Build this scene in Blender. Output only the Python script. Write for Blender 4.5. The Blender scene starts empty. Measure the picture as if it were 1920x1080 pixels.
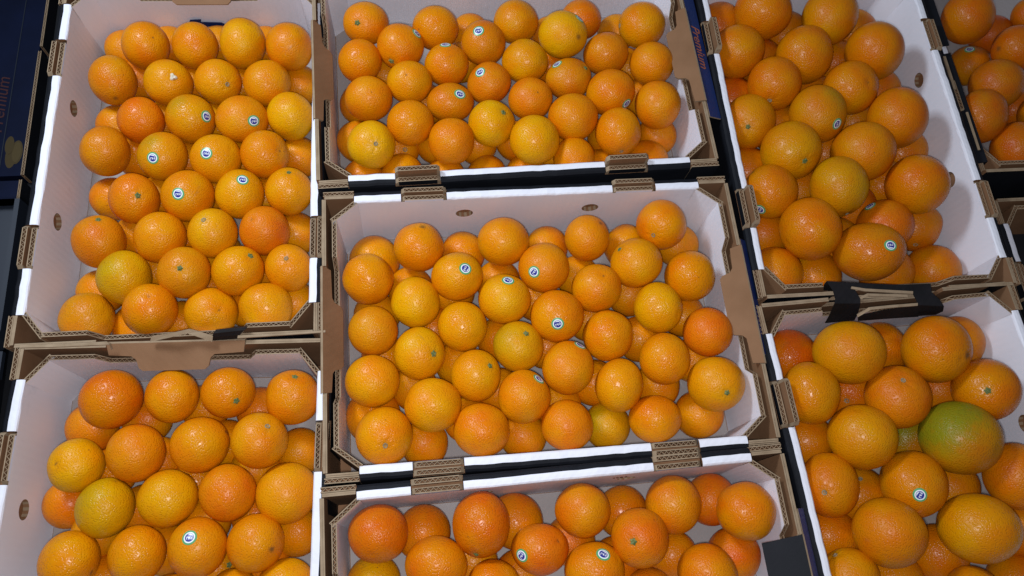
import bpy, bmesh, math, random
import numpy as np
from mathutils import Vector, Matrix

# ------------------------------------------------------------------ camera, lamps, exposure (lengths below in cm, S turns them into metres)
S = 0.01
CAM = (-15.414, -31.433, 98.082)
ROT = [[0.992608, 0.054641, -0.108368], [-0.088612, 0.93643, -0.339481], [0.082929, 0.346575, 0.934349]]
FOC = 1419.04
PLACE = {'C': (0.0, 0.0, 0.0, 0.0), 'T': (-1.1, 41.54, 1.14, 0.37), 'B': (-0.05, -40.64, 0.81, 0.86), 'L': (-50.01, 29.98, 89.26, -1.87), 'M': (-50.09, -29.98, 87.86, -1.75), 'R': (51.64, 30.38, 89.67, -0.46), 'Q': (51.27, -29.35, 91.79, -0.4), 'W': (93.2, 50.2, 90.0, -2.5)}

FL = -12.6                                  # crate floor below the rim
scene = bpy.context.scene
COL = scene.collection
R3 = np.array(ROT)
CAMP = np.array(CAM)
cam_d = bpy.data.cameras.new('camera')
cam_d.sensor_width = 36.0
cam_d.lens = FOC / 1920.0 * 36.0
cam_d.clip_start = 0.01
cam_d.clip_end = 50.0
cam = bpy.data.objects.new('camera', cam_d)
COL.objects.link(cam)
mw = Matrix([[*ROT[i], CAM[i] * S] for i in range(3)] + [[0, 0, 0, 1]])
cam.matrix_world = mw
scene.camera = cam

world = bpy.data.worlds.new('World')
scene.world = world
world.use_nodes = True
world.node_tree.nodes['Background'].inputs[0].default_value = (0.80, 0.86, 1.0, 1)
world.node_tree.nodes['Background'].inputs[1].default_value = 0.13

def lamp(name, kind, loc, power, color, size, aim=None):
    d = bpy.data.lights.new(name, kind)
    d.energy = power
    d.color = color
    if kind == 'AREA':
        d.shape = 'RECTANGLE'
        d.size, d.size_y = size
    else:
        d.shadow_soft_size = size
    o = bpy.data.objects.new(name, d)
    COL.objects.link(o)
    o.location = Vector(loc) * S
    if aim:
        o.rotation_euler = (Vector(aim) - Vector(loc)).to_track_quat('-Z', 'Y').to_euler()
    return o

lamp('camera_flash', 'POINT', (-16.5, -33.0, 98.0), 29.0, (0.94, 0.945, 1.0), 0.018)
lamp('ceiling_lamp', 'AREA', (-80.0, 62.0, 100.0), 13.5, (0.78, 0.88, 1.0), (0.34, 0.22), (-10, 5, 0))

scene.view_settings.view_transform = 'Standard'
scene.view_settings.look = 'None'
scene.view_settings.exposure = 0.0
scene.view_settings.gamma = 1.0
scene.render.engine = 'CYCLES'

# ------------------------------------------------------------------ materials
def mat(name, base, rough=0.6, spec=0.35):
    m = bpy.data.materials.new(name)
    m.use_nodes = True
    b = m.node_tree.nodes['Principled BSDF']
    b.inputs['Base Color'].default_value = (*base, 1)
    b.inputs['Roughness'].default_value = rough
    b.inputs['Specular IOR Level'].default_value = spec
    return m, m.node_tree.nodes, m.node_tree.links, b

def board_material(name, c1, c2, rough, spec, scale, flute=0.25, stain=None):
    m, n, l, b = mat(name, c1, rough, spec)
    tc = n.new('ShaderNodeTexCoord')
    no = n.new('ShaderNodeTexNoise'); no.inputs['Scale'].default_value = scale; no.inputs['Detail'].default_value = 6
    fi = n.new('ShaderNodeTexNoise'); fi.inputs['Scale'].default_value = 900; fi.inputs['Detail'].default_value = 2
    l.new(tc.outputs['Object'], no.inputs['Vector']); l.new(tc.outputs['Object'], fi.inputs['Vector'])
    cr = n.new('ShaderNodeValToRGB')
    cr.color_ramp.elements[0].position = 0.3; cr.color_ramp.elements[1].position = 0.7
    cr.color_ramp.elements[0].color = (*c1, 1); cr.color_ramp.elements[1].color = (*c2, 1)
    l.new(no.outputs['Fac'], cr.inputs['Fac'])
    col = cr.outputs['Color']
    if stain:
        st = n.new('ShaderNodeTexNoise'); st.inputs['Scale'].default_value = 16; st.inputs['Detail'].default_value = 8; st.inputs['Roughness'].default_value = 0.65
        l.new(tc.outputs['Object'], st.inputs['Vector'])
        r2 = n.new('ShaderNodeValToRGB'); r2.color_ramp.elements[0].position = 0.60; r2.color_ramp.elements[1].position = 0.78
        r2.color_ramp.elements[0].color = (0, 0, 0, 1); r2.color_ramp.elements[1].color = (0.55, 0.55, 0.55, 1)
        l.new(st.outputs['Fac'], r2.inputs['Fac'])
        mx = n.new('ShaderNodeMixRGB'); mx.inputs['Color2'].default_value = (*stain, 1)
        l.new(r2.outputs['Color'], mx.inputs['Fac']); l.new(col, mx.inputs['Color1'])
        col = mx.outputs['Color']
    l.new(col, b.inputs['Base Color'])
    wv = n.new('ShaderNodeTexWave'); wv.inputs['Scale'].default_value = 42; wv.inputs['Distortion'].default_value = 1.2; wv.inputs['Detail'].default_value = 2
    mp = n.new('ShaderNodeMapping'); mp.inputs['Rotation'].default_value = (0, 0, 0.785)
    l.new(tc.outputs['Object'], mp.inputs['Vector']); l.new(mp.outputs['Vector'], wv.inputs['Vector'])
    ad = n.new('ShaderNodeMath'); ad.operation = 'MULTIPLY_ADD'; ad.inputs[1].default_value = flute
    l.new(wv.outputs['Fac'], ad.inputs[0]); l.new(fi.outputs['Fac'], ad.inputs[2])
    ad2 = n.new('ShaderNodeMath'); ad2.operation = 'MULTIPLY_ADD'; ad2.inputs[1].default_value = 2.5
    l.new(no.outputs['Fac'], ad2.inputs[0]); l.new(ad.outputs[0], ad2.inputs[2])
    bp = n.new('ShaderNodeBump'); bp.inputs['Strength'].default_value = 0.35; bp.inputs['Distance'].default_value = 0.0007
    l.new(ad2.outputs[0], bp.inputs['Height']); l.new(bp.outputs['Normal'], b.inputs['Normal'])
    return m

FLOORB = board_material('grey_white_floor_board', (0.31, 0.275, 0.26), (0.36, 0.325, 0.31), 0.6, 0.25, 9, 0.3)
WHITE = board_material('white_cardboard', (0.785, 0.79, 0.86), (0.825, 0.83, 0.90), 0.55, 0.3, 7, 0.45, (0.55, 0.56, 0.62))
KRAFT = board_material('kraft_cardboard', (0.205, 0.106, 0.052), (0.255, 0.136, 0.070), 0.8, 0.2, 22, 0.25)
EDGE = board_material('cut_cardboard_edge', (0.26, 0.185, 0.115), (0.35, 0.26, 0.17), 0.85, 0.15, 60, 0.1)
BLACK = board_material('black_printed_cardboard', (0.006, 0.007, 0.010), (0.010, 0.011, 0.015), 0.6, 0.14, 20, 0.12)
NAVY = board_material('navy_printed_cardboard', (0.0025, 0.005, 0.018), (0.004, 0.008, 0.03), 0.6, 0.12, 14, 0.08)  # carton navy, darkened in its colour because the low cartons get little light
BLUE = board_material('blue_printed_cardboard', (0.006, 0.019, 0.095), (0.010, 0.028, 0.13), 0.4, 0.4, 14, 0.3)
TAPE = board_material('black_cloth_tape', (0.007, 0.007, 0.008), (0.012, 0.011, 0.013), 0.65, 0.2, 40, 0.6)
GREY = mat('grey_plastic', (0.016, 0.021, 0.032), 0.42, 0.4)[0]
DARK = mat('dark_shelf_steel', (0.012, 0.013, 0.016), 0.6, 0.3)[0]
REDINK = mat('red_brown_ink', (0.36, 0.11, 0.05), 0.6)[0]
LEMON = mat('yellow_printed_fruit', (0.05, 0.032, 0.006), 0.6)[0]  # print yellow with the cartons' shade put into the colour
SHADEDINK = mat('shade_darkened_maroon_ink', (0.05, 0.012, 0.012), 0.6)[0]  # lettering red darkened to stand for the shade on the low carton
LEMON2 = mat('pale_printed_fruit_flesh', (0.065, 0.043, 0.01), 0.6)[0]  # fruit flesh, likewise darkened for the carton's shade
STAMP = mat('stamped_ink', (0.10, 0.07, 0.07), 0.7)[0]
ST_GREEN = mat('sticker_green', (0.10, 0.34, 0.13), 0.3, 0.5)[0]
ST_WHITE = mat('sticker_white', (0.78, 0.83, 0.86), 0.28, 0.5)[0]
ST_BLUE = mat('sticker_blue', (0.025, 0.03, 0.26), 0.3, 0.5)[0]
STEM = board_material('dry_green_stem', (0.05, 0.085, 0.02), (0.22, 0.235, 0.085), 0.7, 0.3, 300, 0.0)
STEMG = board_material('grey_stem_scar', (0.16, 0.13, 0.08), (0.34, 0.29, 0.20), 0.75, 0.3, 300, 0.0)
STEMW = board_material('pale_torn_pith', (0.62, 0.52, 0.36), (0.75, 0.70, 0.58), 0.7, 0.3, 200, 0.0)

def peel_material():
    m, n, l, b = mat('orange_peel', (0.6, 0.17, 0.005), 0.33, 0.22)
    tc = n.new('ShaderNodeTexCoord'); oi = n.new('ShaderNodeObjectInfo')
    off = n.new('ShaderNodeVectorMath'); off.operation = 'MULTIPLY_ADD'
    off.inputs[1].default_value = (1, 1, 1)
    sc = n.new('ShaderNodeVectorMath'); sc.operation = 'SCALE'; sc.inputs['Scale'].default_value = 13.0
    cb = n.new('ShaderNodeCombineXYZ')
    for i in range(3): l.new(oi.outputs['Random'], cb.inputs[i])
    l.new(cb.outputs[0], sc.inputs[0]); l.new(tc.outputs['Object'], off.inputs[0]); l.new(sc.outputs[0], off.inputs[2])
    V = off.outputs[0]
    at = n.new('ShaderNodeAttribute'); at.attribute_name = 'peel'
    big = n.new('ShaderNodeTexNoise'); big.inputs['Scale'].default_value = 24; big.inputs['Detail'].default_value = 3
    l.new(V, big.inputs['Vector'])
    hs = n.new('ShaderNodeHueSaturation')
    mr = n.new('ShaderNodeMapRange'); mr.inputs[1].default_value = 0.3; mr.inputs[2].default_value = 0.7; mr.inputs[3].default_value = 0.490; mr.inputs[4].default_value = 0.511
    l.new(big.outputs['Fac'], mr.inputs[0]); l.new(mr.outputs[0], hs.inputs['Hue']); l.new(at.outputs['Color'], hs.inputs['Color'])
    # oil glands: slightly paler dots
    vo = n.new('ShaderNodeTexVoronoi'); vo.inputs['Scale'].default_value = 390
    l.new(V, vo.inputs['Vector'])
    gl = n.new('ShaderNodeMapRange'); gl.inputs[1].default_value = 0.0; gl.inputs[2].default_value = 0.55; gl.inputs[3].default_value = 0.93; gl.inputs[4].default_value = 1.03
    l.new(vo.outputs['Distance'], gl.inputs[0]); l.new(gl.outputs[0], hs.inputs['Value'])
    # brown specks
    sp = n.new('ShaderNodeTexVoronoi'); sp.inputs['Scale'].default_value = 62
    l.new(V, sp.inputs['Vector'])
    spm = n.new('ShaderNodeMapRange'); spm.inputs[1].default_value = 0.035; spm.inputs[2].default_value = 0.075; spm.inputs[3].default_value = 1; spm.inputs[4].default_value = 0
    l.new(sp.outputs['Distance'], spm.inputs[0])
    gate = n.new('ShaderNodeMath'); gate.operation = 'GREATER_THAN'; gate.inputs[1].default_value = 0.70
    sepc = n.new('ShaderNodeSeparateColor'); l.new(sp.outputs['Color'], sepc.inputs[0]); l.new(sepc.outputs[0], gate.inputs[0])
    mu = n.new('ShaderNodeMath'); mu.operation = 'MULTIPLY'; l.new(spm.outputs[0], mu.inputs[0]); l.new(gate.outputs[0], mu.inputs[1])
    mu2 = n.new('ShaderNodeMath'); mu2.operation = 'MULTIPLY'; mu2.inputs[1].default_value = 0.75; l.new(mu.outputs[0], mu2.inputs[0])
    mx = n.new('ShaderNodeMixRGB'); mx.inputs['Color2'].default_value = (0.16, 0.06, 0.015, 1)
    l.new(mu2.outputs[0], mx.inputs['Fac']); l.new(hs.outputs['Color'], mx.inputs['Color1'])
    l.new(mx.outputs['Color'], b.inputs['Base Color'])
    # pores and wavy peel
    mid = n.new('ShaderNodeTexNoise'); mid.inputs['Scale'].default_value = 170; mid.inputs['Detail'].default_value = 3
    l.new(V, mid.inputs['Vector'])
    h = n.new('ShaderNodeMath'); h.operation = 'MULTIPLY_ADD'; h.inputs[1].default_value = 0.7
    sm = n.new('ShaderNodeMapRange'); sm.interpolation_type = 'SMOOTHSTEP'; sm.inputs[1].default_value = 0.0; sm.inputs[2].default_value = 0.6
    l.new(vo.outputs['Distance'], sm.inputs[0])
    l.new(mid.outputs['Fac'], h.inputs[0]); l.new(sm.outputs[0], h.inputs[2])
    bp = n.new('ShaderNodeBump'); bp.inputs['Strength'].default_value = 0.50; bp.inputs['Distance'].default_value = 0.0009
    l.new(h.outputs[0], bp.inputs['Height']); l.new(bp.outputs['Normal'], b.inputs['Normal'])
    rr = n.new('ShaderNodeMapRange'); rr.inputs[3].default_value = 0.24; rr.inputs[4].default_value = 0.36
    l.new(oi.outputs['Random'], rr.inputs[0]); l.new(rr.outputs[0], b.inputs['Roughness'])
    b.inputs['Subsurface Weight'].default_value = 0.0
    return m
PEEL = peel_material()

# ------------------------------------------------------------------ mesh helpers
class MB:
    def __init__(self):
        self.v, self.f, self.m, self.slots = [], [], [], []
    def slot(self, material):
        if material not in self.slots: self.slots.append(material)
        return self.slots.index(material)
    def face(self, pts, material):
        i = len(self.v); self.v.extend([tuple(p) for p in pts])
        self.f.append(tuple(range(i, i + len(pts)))); self.m.append(self.slot(material))
    def hexa(self, b, t, mats):
        """b, t: four bottom and four top corners (ccw seen from above); mats: one material or (bottom, top, side0..side3)"""
        if not isinstance(mats, (list, tuple)): mats = [mats] * 6
        self.face([b[3], b[2], b[1], b[0]], mats[0]); self.face(t, mats[1])
        for k in range(4):
            j = (k + 1) % 4
            self.face([b[k], b[j], t[j], t[k]], mats[2 + k])
    def box(self, x0, x1, y0, y1, z0, z1, mats):
        self.hexa([(x0, y0, z0), (x1, y0, z0), (x1, y1, z0), (x0, y1, z0)], [(x0, y0, z1), (x1, y0, z1), (x1, y1, z1), (x0, y1, z1)], mats)
    def sheet(self, poly, normal, t, front, back, rim):
        """flat polygon given a thickness t along normal"""
        nv = np.array(normal, float); nv /= np.linalg.norm(nv)
        a = [np.array(p, float) for p in poly]; b2 = [p - nv * t for p in a]
        self.face(a, front); self.face(b2[::-1], back)
        for k in range(len(a)):
            j = (k + 1) % len(a)
            self.face([a[j], a[k], b2[k], b2[j]], rim)
    def build(self, name, parent=None, smooth=False):
        me = bpy.data.meshes.new(name)
        me.from_pydata([(x * S, y * S, z * S) for x, y, z in self.v], [], self.f)
        for s in self.slots: me.materials.append(s)
        me.polygons.foreach_set('material_index', self.m)
        if smooth: me.polygons.foreach_set('use_smooth', [True] * len(self.f))
        me.update()
        return link(name, me, parent)

def link(name, data, parent=None):
    o = bpy.data.objects.new(name, data); COL.objects.link(o)
    if parent: o.parent = parent
    return o

def tag(o, label=None, cat=None, group=None, kind=None):
    for k, v in (('label', label), ('category', cat), ('group', group), ('kind', kind)):
        if v: o[k] = v
    return o

def empty(name, loc, rz=0.0):
    o = link(name, None); o.location = Vector(loc) * S; o.rotation_euler = (0, 0, math.radians(rz)); o.empty_display_size = 0.05
    return o

def fluted(mb, p0, p1, zb, za, zc, t, inner, outer, pitch=0.66, side=1, rnd=None, cut=0.9):
    """upright corrugated board from p0 to p1, thickness t to the left (side=1) of p0->p1; top edge runs from za to zc and shows its flutes"""
    p0 = np.array(p0, float); p1 = np.array(p1, float)
    L = np.linalg.norm(p1 - p0); d = (p1 - p0) / L; n = np.array([-d[1], d[0]]) * side
    lin = 0.135
    def P(s, o, z): q = p0 + d * s + n * o; return (q[0], q[1], z)
    def slab(s0, s1, o0, o1, z00, z01, z10, z11, mats):
        b = [P(s0, o0, z00), P(s1, o0, z01), P(s1, o1, z01), P(s0, o1, z00)]
        tt = [P(s0, o0, z10), P(s1, o0, z11), P(s1, o1, z11), P(s0, o1, z10)]
        if side < 0: b = b[::-1]; tt = tt[::-1]; mats = [mats[0], mats[1], mats[4], mats[3], mats[2], mats[5]]
        mb.hexa(b, tt, mats)
    slab(0, L, 0, lin, zb, zb, za, zc, [EDGE, EDGE, inner, EDGE, KRAFT, EDGE])
    slab(0, L, t - lin, t, zb, zb, za, zc, [EDGE, EDGE, KRAFT, EDGE, outer, EDGE])
    slab(0, L, lin, t - lin, zb, zb, za - cut, zc - cut, [KRAFT] * 6)
    ns = max(2, int(round(L / (pitch / 2))))
    w = 0.085
    r = rnd or random
    jit = [r.uniform(-0.06, 0.06) for _ in range(ns + 1)]
    for k in range(ns):
        s0, s1 = L * k / ns + (jit[k] if k else 0), L * (k + 1) / ns + (jit[k + 1] if k < ns - 1 else 0)
        lo, hi = lin, t - lin - w
        o0, o1 = (lo, hi) if k % 2 == 0 else (hi, lo)
        z0 = za + (zc - za) * s0 / L - 0.03; z1 = za + (zc - za) * s1 / L - 0.03
        a0, a1, b0, b1 = P(s0, o0, z0), P(s1, o1, z1), P(s0, o0 + w, z0), P(s1, o1 + w, z1)
        dn = lambda q: (q[0], q[1], q[2] - cut)
        mb.face([a0, a1, b1, b0] if side > 0 else [b0, b1, a1, a0], EDGE)
        mb.face([dn(a0), dn(a1), a1, a0], KRAFT); mb.face([b0, b1, dn(b1), dn(b0)], KRAFT)

# ------------------------------------------------------------------ cardboard crate (long side along local x)
EU, TI, TO_, VB = 25.35, 12.2, 18.75, 19.43
def ellipse(cu, cz, a, b, k=20):
    return [(cu + a * math.cos(2 * math.pi * i / k), cz + b * math.sin(2 * math.pi * i / k)) for i in range(k)]

def side_wall(parent, sg, holes, rnd, proud=0.0):
    """double-walled long side: white inside with two vent holes, black print outside"""
    def place(u, v, z): return (u, sg * v, z)
    bm = bmesh.new()
    rect = [(-25.4, FL), (25.4, FL), (25.4, -0.32), (-25.4, -0.32)]
    def inner_v(z): return 18.05 + (z - FL) / (-FL) * 0.32
    edges = []
    def loop(pts):
        vs = [bm.verts.new((u * S, sg * inner_v(z) * S, z * S)) for u, z in pts]
        for a, b in zip(vs, vs[1:] + vs[:1]): edges.append(bm.edges.new((a, b)))
    loop(rect)
    for h in holes: loop(ellipse(*h))
    bmesh.ops.triangle_fill(bm, use_beauty=True, edges=edges)
    for f in bm.faces:
        f.normal_update()
        if f.normal.y * sg > 0: f.normal_flip()
    me = bpy.data.meshes.new('side_wall'); bm.to_mesh(me); bm.free()
    me.materials.append(INNER)
    inner = link('side_wall', me, parent)
    for (cu, cz, a, b) in holes:                       # punched vent: the cut edge and the board behind it
        mb = MB(); e = ellipse(cu, cz, a, b, 20)
        for k in range(20):
            (u0, z0), (u1, z1) = e[k], e[(k + 1) % 20]
            q = [place(u0, inner_v(z0), z0), place(u1, inner_v(z1), z1), place(u1, 18.95, z1), place(u0, 18.95, z0)]
            mb.face(q if sg < 0 else q[::-1], EDGE if k % 2 else KRAFT)
        mb.face([place(u, 18.95, z) for u, z in (e if sg > 0 else e[::-1])], KRAFT)
        mb.build('vent_hole', inner)
    out = MB()                                         # printed outer board
    y0, y1 = sorted((sg * 19.75, sg * 20.25))
    out.box(-29.5, 29.5, y0, y1, FL - 0.7, -0.75, [KRAFT, KRAFT, BLACK if sg < 0 else KRAFT, KRAFT, BLACK if sg > 0 else KRAFT, KRAFT])
    out.build('outer_panel', parent)
    # rolled rim in three lengths between the stacking tabs
    for u0, u1 in ((-EU, -TO_), (-TI, TI), (TO_, EU)):
        mb = MB(); n = max(3, int((u1 - u0) / 1.2))
        prof = [(18.37, -0.34, WHITE), (18.42, -0.14, WHITE), (18.60, 0.0, WHITE), (19.0, 0.05, WHITE), (VB, 0.02, WHITE), (VB + 0.02, 0.01, BLACK), (19.9, -0.10, BLACK), (20.18, -0.35, BLACK), (20.27, -0.8, BLACK)]
        rows = []
        for i in range(n + 1):
            u = u0 + (u1 - u0) * i / n; w = rnd.uniform(-0.055, 0.055); wz = rnd.uniform(-0.05, 0.05)
            rows.append([place(u, v + (w if 0 < k < 8 else 0), z + (wz if 0 < k < 8 else 0)) for k, (v, z, _) in enumerate(prof)])
        for i in range(n):
            for k in range(len(prof) - 1):
                q = [rows[i][k], rows[i + 1][k], rows[i + 1][k + 1], rows[i][k + 1]]
                mb.face(q if sg > 0 else q[::-1], prof[k + 1][2] if k != 4 else BLACK)
        for r in (rows[0], rows[-1]): mb.face(r, KRAFT)
        mb.build('rim_fold', parent)
    for s2 in (-1, 1):                                 # stacking tabs: two layers of raw board standing a little proud
        mb = MB(); uc0, uc1 = sorted((s2 * (TI + 0.06), s2 * (TO_ - 0.06)))
        h = 0.35 + rnd.uniform(-0.1, 0.15)
        for v0, hh in ((18.44, h + (proud if proud else -0.45)), (19.48, h)):
            fluted(mb, (uc0 + 0.45, sg * v0), (uc1 - 0.45, sg * v0), -2.2, hh, hh, 0.72, WHITE if v0 < 19 else KRAFT, BLACK if v0 > 19 else KRAFT, side=sg, rnd=rnd)
            for ue, dr in ((uc0 + 0.45, -1), (uc1 - 0.45, 1)):   # rounded shoulders
                a, b = sorted((ue, ue + dr * 0.42)); y0, y1 = sorted((sg * v0, sg * (v0 + 0.72)))
                mb.hexa([(a, y0, -2.2), (b, y0, -2.2), (b, y1, -2.2), (a, y1, -2.2)], [(a, y0, hh if dr > 0 else hh - 0.5), (b, y0, hh if dr < 0 else hh - 0.5), (b, y1, hh if dr < 0 else hh - 0.5), (a, y1, hh if dr > 0 else hh - 0.5)], EDGE)
        y0, y1 = sorted((sg * 19.02, sg * 19.48))
        mb.box(uc0, uc1, y0, y1, -2.2, h - 0.95, KRAFT)
        mb.build('stacking_tab', parent)

def corner(parent, su, sv, rnd):
    mb = MB()                                          # 45 degree gusset, white towards the fruit
    a, b = (su * 24.9, sv * 18.25), (su * 28.35, sv * 15.5)
    z = rnd.uniform(-0.25, 0.0)
    fluted(mb, a, b, FL, z, z - 0.1, 0.66, INNER, KRAFT, side=-su * sv * -1 if su * sv < 0 else 1, rnd=rnd)
    mb.build('corner_gusset', parent)
    mb = MB()                                          # raw outer flap and folded liner at the corner of the long side
    p, q = (su * (EU + 0.06), sv * 19.62), (su * 29.7, sv * 19.62)
    zz = rnd.uniform(-0.15, 0.1)
    fluted(mb, p, q, FL, zz, zz, 0.68, KRAFT, BLACK, side=1 if su * sv > 0 else -1, rnd=rnd)
    y0, y1 = sorted((sv * 19.1, sv * 19.32)); x0, x1 = sorted((su * (EU + 0.1), su * 29.5))
    mb.box(x0, x1, y0, y1, FL, zz + 0.12, [KRAFT, EDGE, KRAFT, KRAFT, KRAFT, KRAFT])
    y0, y1 = sorted((sv * 19.34, sv * 19.56))
    mb.box(x0, x1, y0, y1, FL, zz + 0.05, [KRAFT, EDGE, KRAFT, KRAFT, KRAFT, KRAFT])
    mb.build('corner_flap', parent)

def end_wall(parent, su, rnd, mode, tongue=0.0, slope=24):
    """short side: white inner board with a hand notch, kraft outer board whose middle folds over as a handle flap"""
    X = lambda u: su * u
    mb = MB()
    sd = -su
    def fl(v0, v1, za, zc): fluted(mb, (X(27.85), v0), (X(27.85), v1), FL, za, zc, 0.66, INNER, KRAFT, side=sd, rnd=rnd)
    low = -2.3 if mode != 'torn' else -2.6
    fl(-16.0, -10.2, -0.1, -0.1); fl(-10.2, -9.0, -0.1, low); fl(-9.0, 9.0, low, low); fl(9.0, 10.2, low, -0.1); fl(10.2, 16.0, -0.1, -0.1)
    mb.build('end_wall', parent)
    mb = MB()
    def pan(v0, v1, z1): 
        x0, x1 = sorted((X(29.3), X(29.52))); mb.box(x0, x1, v0, v1, FL - 0.7, z1 - 0.02, [KRAFT, EDGE, KRAFT, KRAFT, KRAFT, KRAFT])
        x0, x1 = sorted((X(29.54), X(29.85))); mb.box(x0, x1, v0, v1, FL - 0.7, z1, [KRAFT, EDGE, KRAFT, BLACK, KRAFT, BLACK])
    pan(-19.0, -8.9, 0.1 + rnd.uniform(-.1, .1)); pan(8.9, 19.0, 0.1 + rnd.uniform(-.1, .1)); pan(-8.9, 8.9, -0.25 if mode != 'torn' else -2.4)
    mb.build('end_panel', parent)
    if mode in ('flap', 'dark'):
        sl = math.radians(slope + rnd.uniform(-4, 4))
        t0 = tongue
        prof = [(-8.85, 0.0), (-8.6, 1.55), (-5.4 + t0, 1.75), (-4.9 + t0, 2.2), (-4.6 + t0, 3.3), (-4.1 + t0, 3.75), (3.8 + t0, 3.75), (4.3 + t0, 3.35), (4.6 + t0, 2.2), (5.2 + t0, 1.75), (8.6, 1.55), (8.85, 0.0)]
        if mode == 'dark': prof = [(-8.85, 0), (-8.3, 5.1), (8.3, 5.1), (8.85, 0)]
        pts = [(X(29.75 - s * math.cos(sl)), v, 0.32 - s * math.sin(sl)) for v, s in prof]
        if su < 0: pts = pts[::-1]
        fm = BLACK if mode == 'dark' else KRAFT
        mb = MB()
        mb.sheet(pts, (-su * math.sin(sl), 0, math.cos(sl)), 0.38, fm, WHITE if mode != 'dark' else KRAFT, EDGE)
        # rounded spine where the board folds
        ring = [(29.75, 0.32), (30.0, 0.22), (30.12, -0.05), (30.1, -0.6)]
        for (u0, z0), (u1, z1) in zip(ring, ring[1:]):
            q = [(X(u0), -8.85, z0), (X(u1), -8.85, z1), (X(u1), 8.85, z1), (X(u0), 8.85, z0)]
            mb.face(q if su > 0 else q[::-1], EDGE)
        mb.build('handle_flap', parent)

def crate(name, place, label, modes, rnd, tongues=(0, 0), proud=()):
    cx, cy, yaw, z = place
    root = empty(name, (cx, cy, z), yaw)
    tag(root, label, 'crate', 'open cardboard fruit crates')
    mb = MB(); mb.box(-29.25, 29.25, -19.7, 19.7, FL - 0.6, FL - 0.02, [KRAFT, KRAFT, KRAFT, KRAFT, KRAFT, KRAFT]); mb.build('base_panel', root)
    mb = MB(); mb.box(-27.75, 27.75, -17.98, 17.98, FL - 0.015, FL + 0.03, FLOORB if INNER is WHITE else KRAFT); mb.build('floor_liner', root)
    hz = -4.7
    for sg in (-1, 1):
        side_wall(root, sg, [(-9.6, hz, 1.3, 1.15), (9.6, hz, 1.3, 1.15)], rnd, 1.25 if sg in proud else 0.0)
        for su in (-1, 1): corner(root, su, sg, rnd)
    for su, md, tg in ((-1, modes[0], tongues[0]), (1, modes[1], tongues[1])): end_wall(root, su, rnd, md, tg, 48 if su < 0 and abs(yaw) < 10 else 24)
    return root

# ------------------------------------------------------------------ the setting
mb = MB(); mb.box(-260, 260, -220, 260, -36, -34, DARK)
tag(mb.build('floor'), kind='structure')
mb = MB(); mb.box(-70.5, 135, -110, 120, -33.9, -16.9, DARK)
tag(mb.build('display_table'), 'dark table top under the rows of fruit crates', 'table')

INNER = WHITE
CR = {}
def C_(k, label, modes, seed, tongues=(0, 0), proud=()):
    CR[k] = crate('fruit_crate', PLACE[k], label, modes, random.Random(seed), tongues, proud)
# local -x / +x ends: for the crates turned a quarter, -x is the end nearer the viewer
C_('L', 'upper left crate of small oranges, black tape on its torn near end', ('torn', 'flap'), 1, (0, -0.5))
C_('M', 'lower left crate of small oranges, cut off by the picture edge', ('flap', 'flap'), 2, (0, 0.6))
C_('T', 'top middle crate of small oranges with blue lettered right end', ('flap', 'flap'), 3, (0.4, 0.8), (-1,))
C_('C', 'crate of small oranges in the very centre, all four walls visible', ('flap', 'flap'), 4, (-0.6, 0.4))
C_('B', 'bottom middle crate with few oranges and a black folded end flap', ('flap', 'dark'), 5)
C_('R', 'upper right crate of large oranges with bare white right wall', ('torn', 'flap'), 6, (0, 0), (1,))
C_('Q', 'lower right crate of large oranges with one half green fruit', ('flap', 'torn'), 7, (0, 0), (1,))
C_('W', 'dim crate of oranges at the far right edge, behind black rim', ('flap', 'flap'), 8)
PLACE['V'] = (96.6, -12.6, 90.0, -6.0)
INNER = KRAFT
C_('V', 'dark empty crate at the right edge below the dim orange crate', ('flap', 'flap'), 9)

# ------------------------------------------------------------------ damage, tape and print on single crates
def as_mesh(cu):
    tmp = bpy.data.objects.new('tmp', cu); COL.objects.link(tmp); bpy.context.view_layer.update()
    me = bpy.data.meshes.new_from_object(tmp.evaluated_get(bpy.context.evaluated_depsgraph_get())); bpy.data.objects.remove(tmp); me.name = 'lettering'
    return me
def on(root, name, mb):
    o = mb.build(name); o.parent = root; o.matrix_parent_inverse = (Matrix.Translation(root.location) @ root.rotation_euler.to_matrix().to_4x4()).inverted(); return o
def strip(root, name, pts, t, front, back=None, rim=None):
    """thin sheet through a ribbon of point pairs (left, right), bent over whatever carries it"""
    mb = MB(); P = [(np.array(a, float), np.array(b, float)) for a, b in pts]
    nrm = []
    for i in range(len(P)):
        a0, b0 = P[max(i - 1, 0)]; a1, b1 = P[min(i + 1, len(P) - 1)]
        n = np.cross(((a1 + b1) - (a0 + b0)), (P[i][1] - P[i][0])); n /= np.linalg.norm(n) + 1e-9
        nrm.append(n if n[2] > 0 or abs(n[2]) < 0.05 else -n)
    T = [(a, b) for a, b in P]; Bt = [(a - n * t, b - n * t) for (a, b), n in zip(P, nrm)]
    for i in range(len(P) - 1):
        mb.face([T[i][0], T[i][1], T[i + 1][1], T[i + 1][0]], front)
        mb.face([Bt[i][0], Bt[i + 1][0], Bt[i + 1][1], Bt[i][1]], back or front)
        for k in (0, 1): mb.face([T[i][k], T[i + 1][k], Bt[i + 1][k], Bt[i][k]], rim or front)
    for i in (0, len(P) - 1): mb.face([T[i][0], T[i][1], Bt[i][1], Bt[i][0]], rim or front)
    return on(root, name, mb)

L_, R_, Q_, T_, Cc, B_ = (CR[k] for k in 'LRQTCB')
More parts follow.
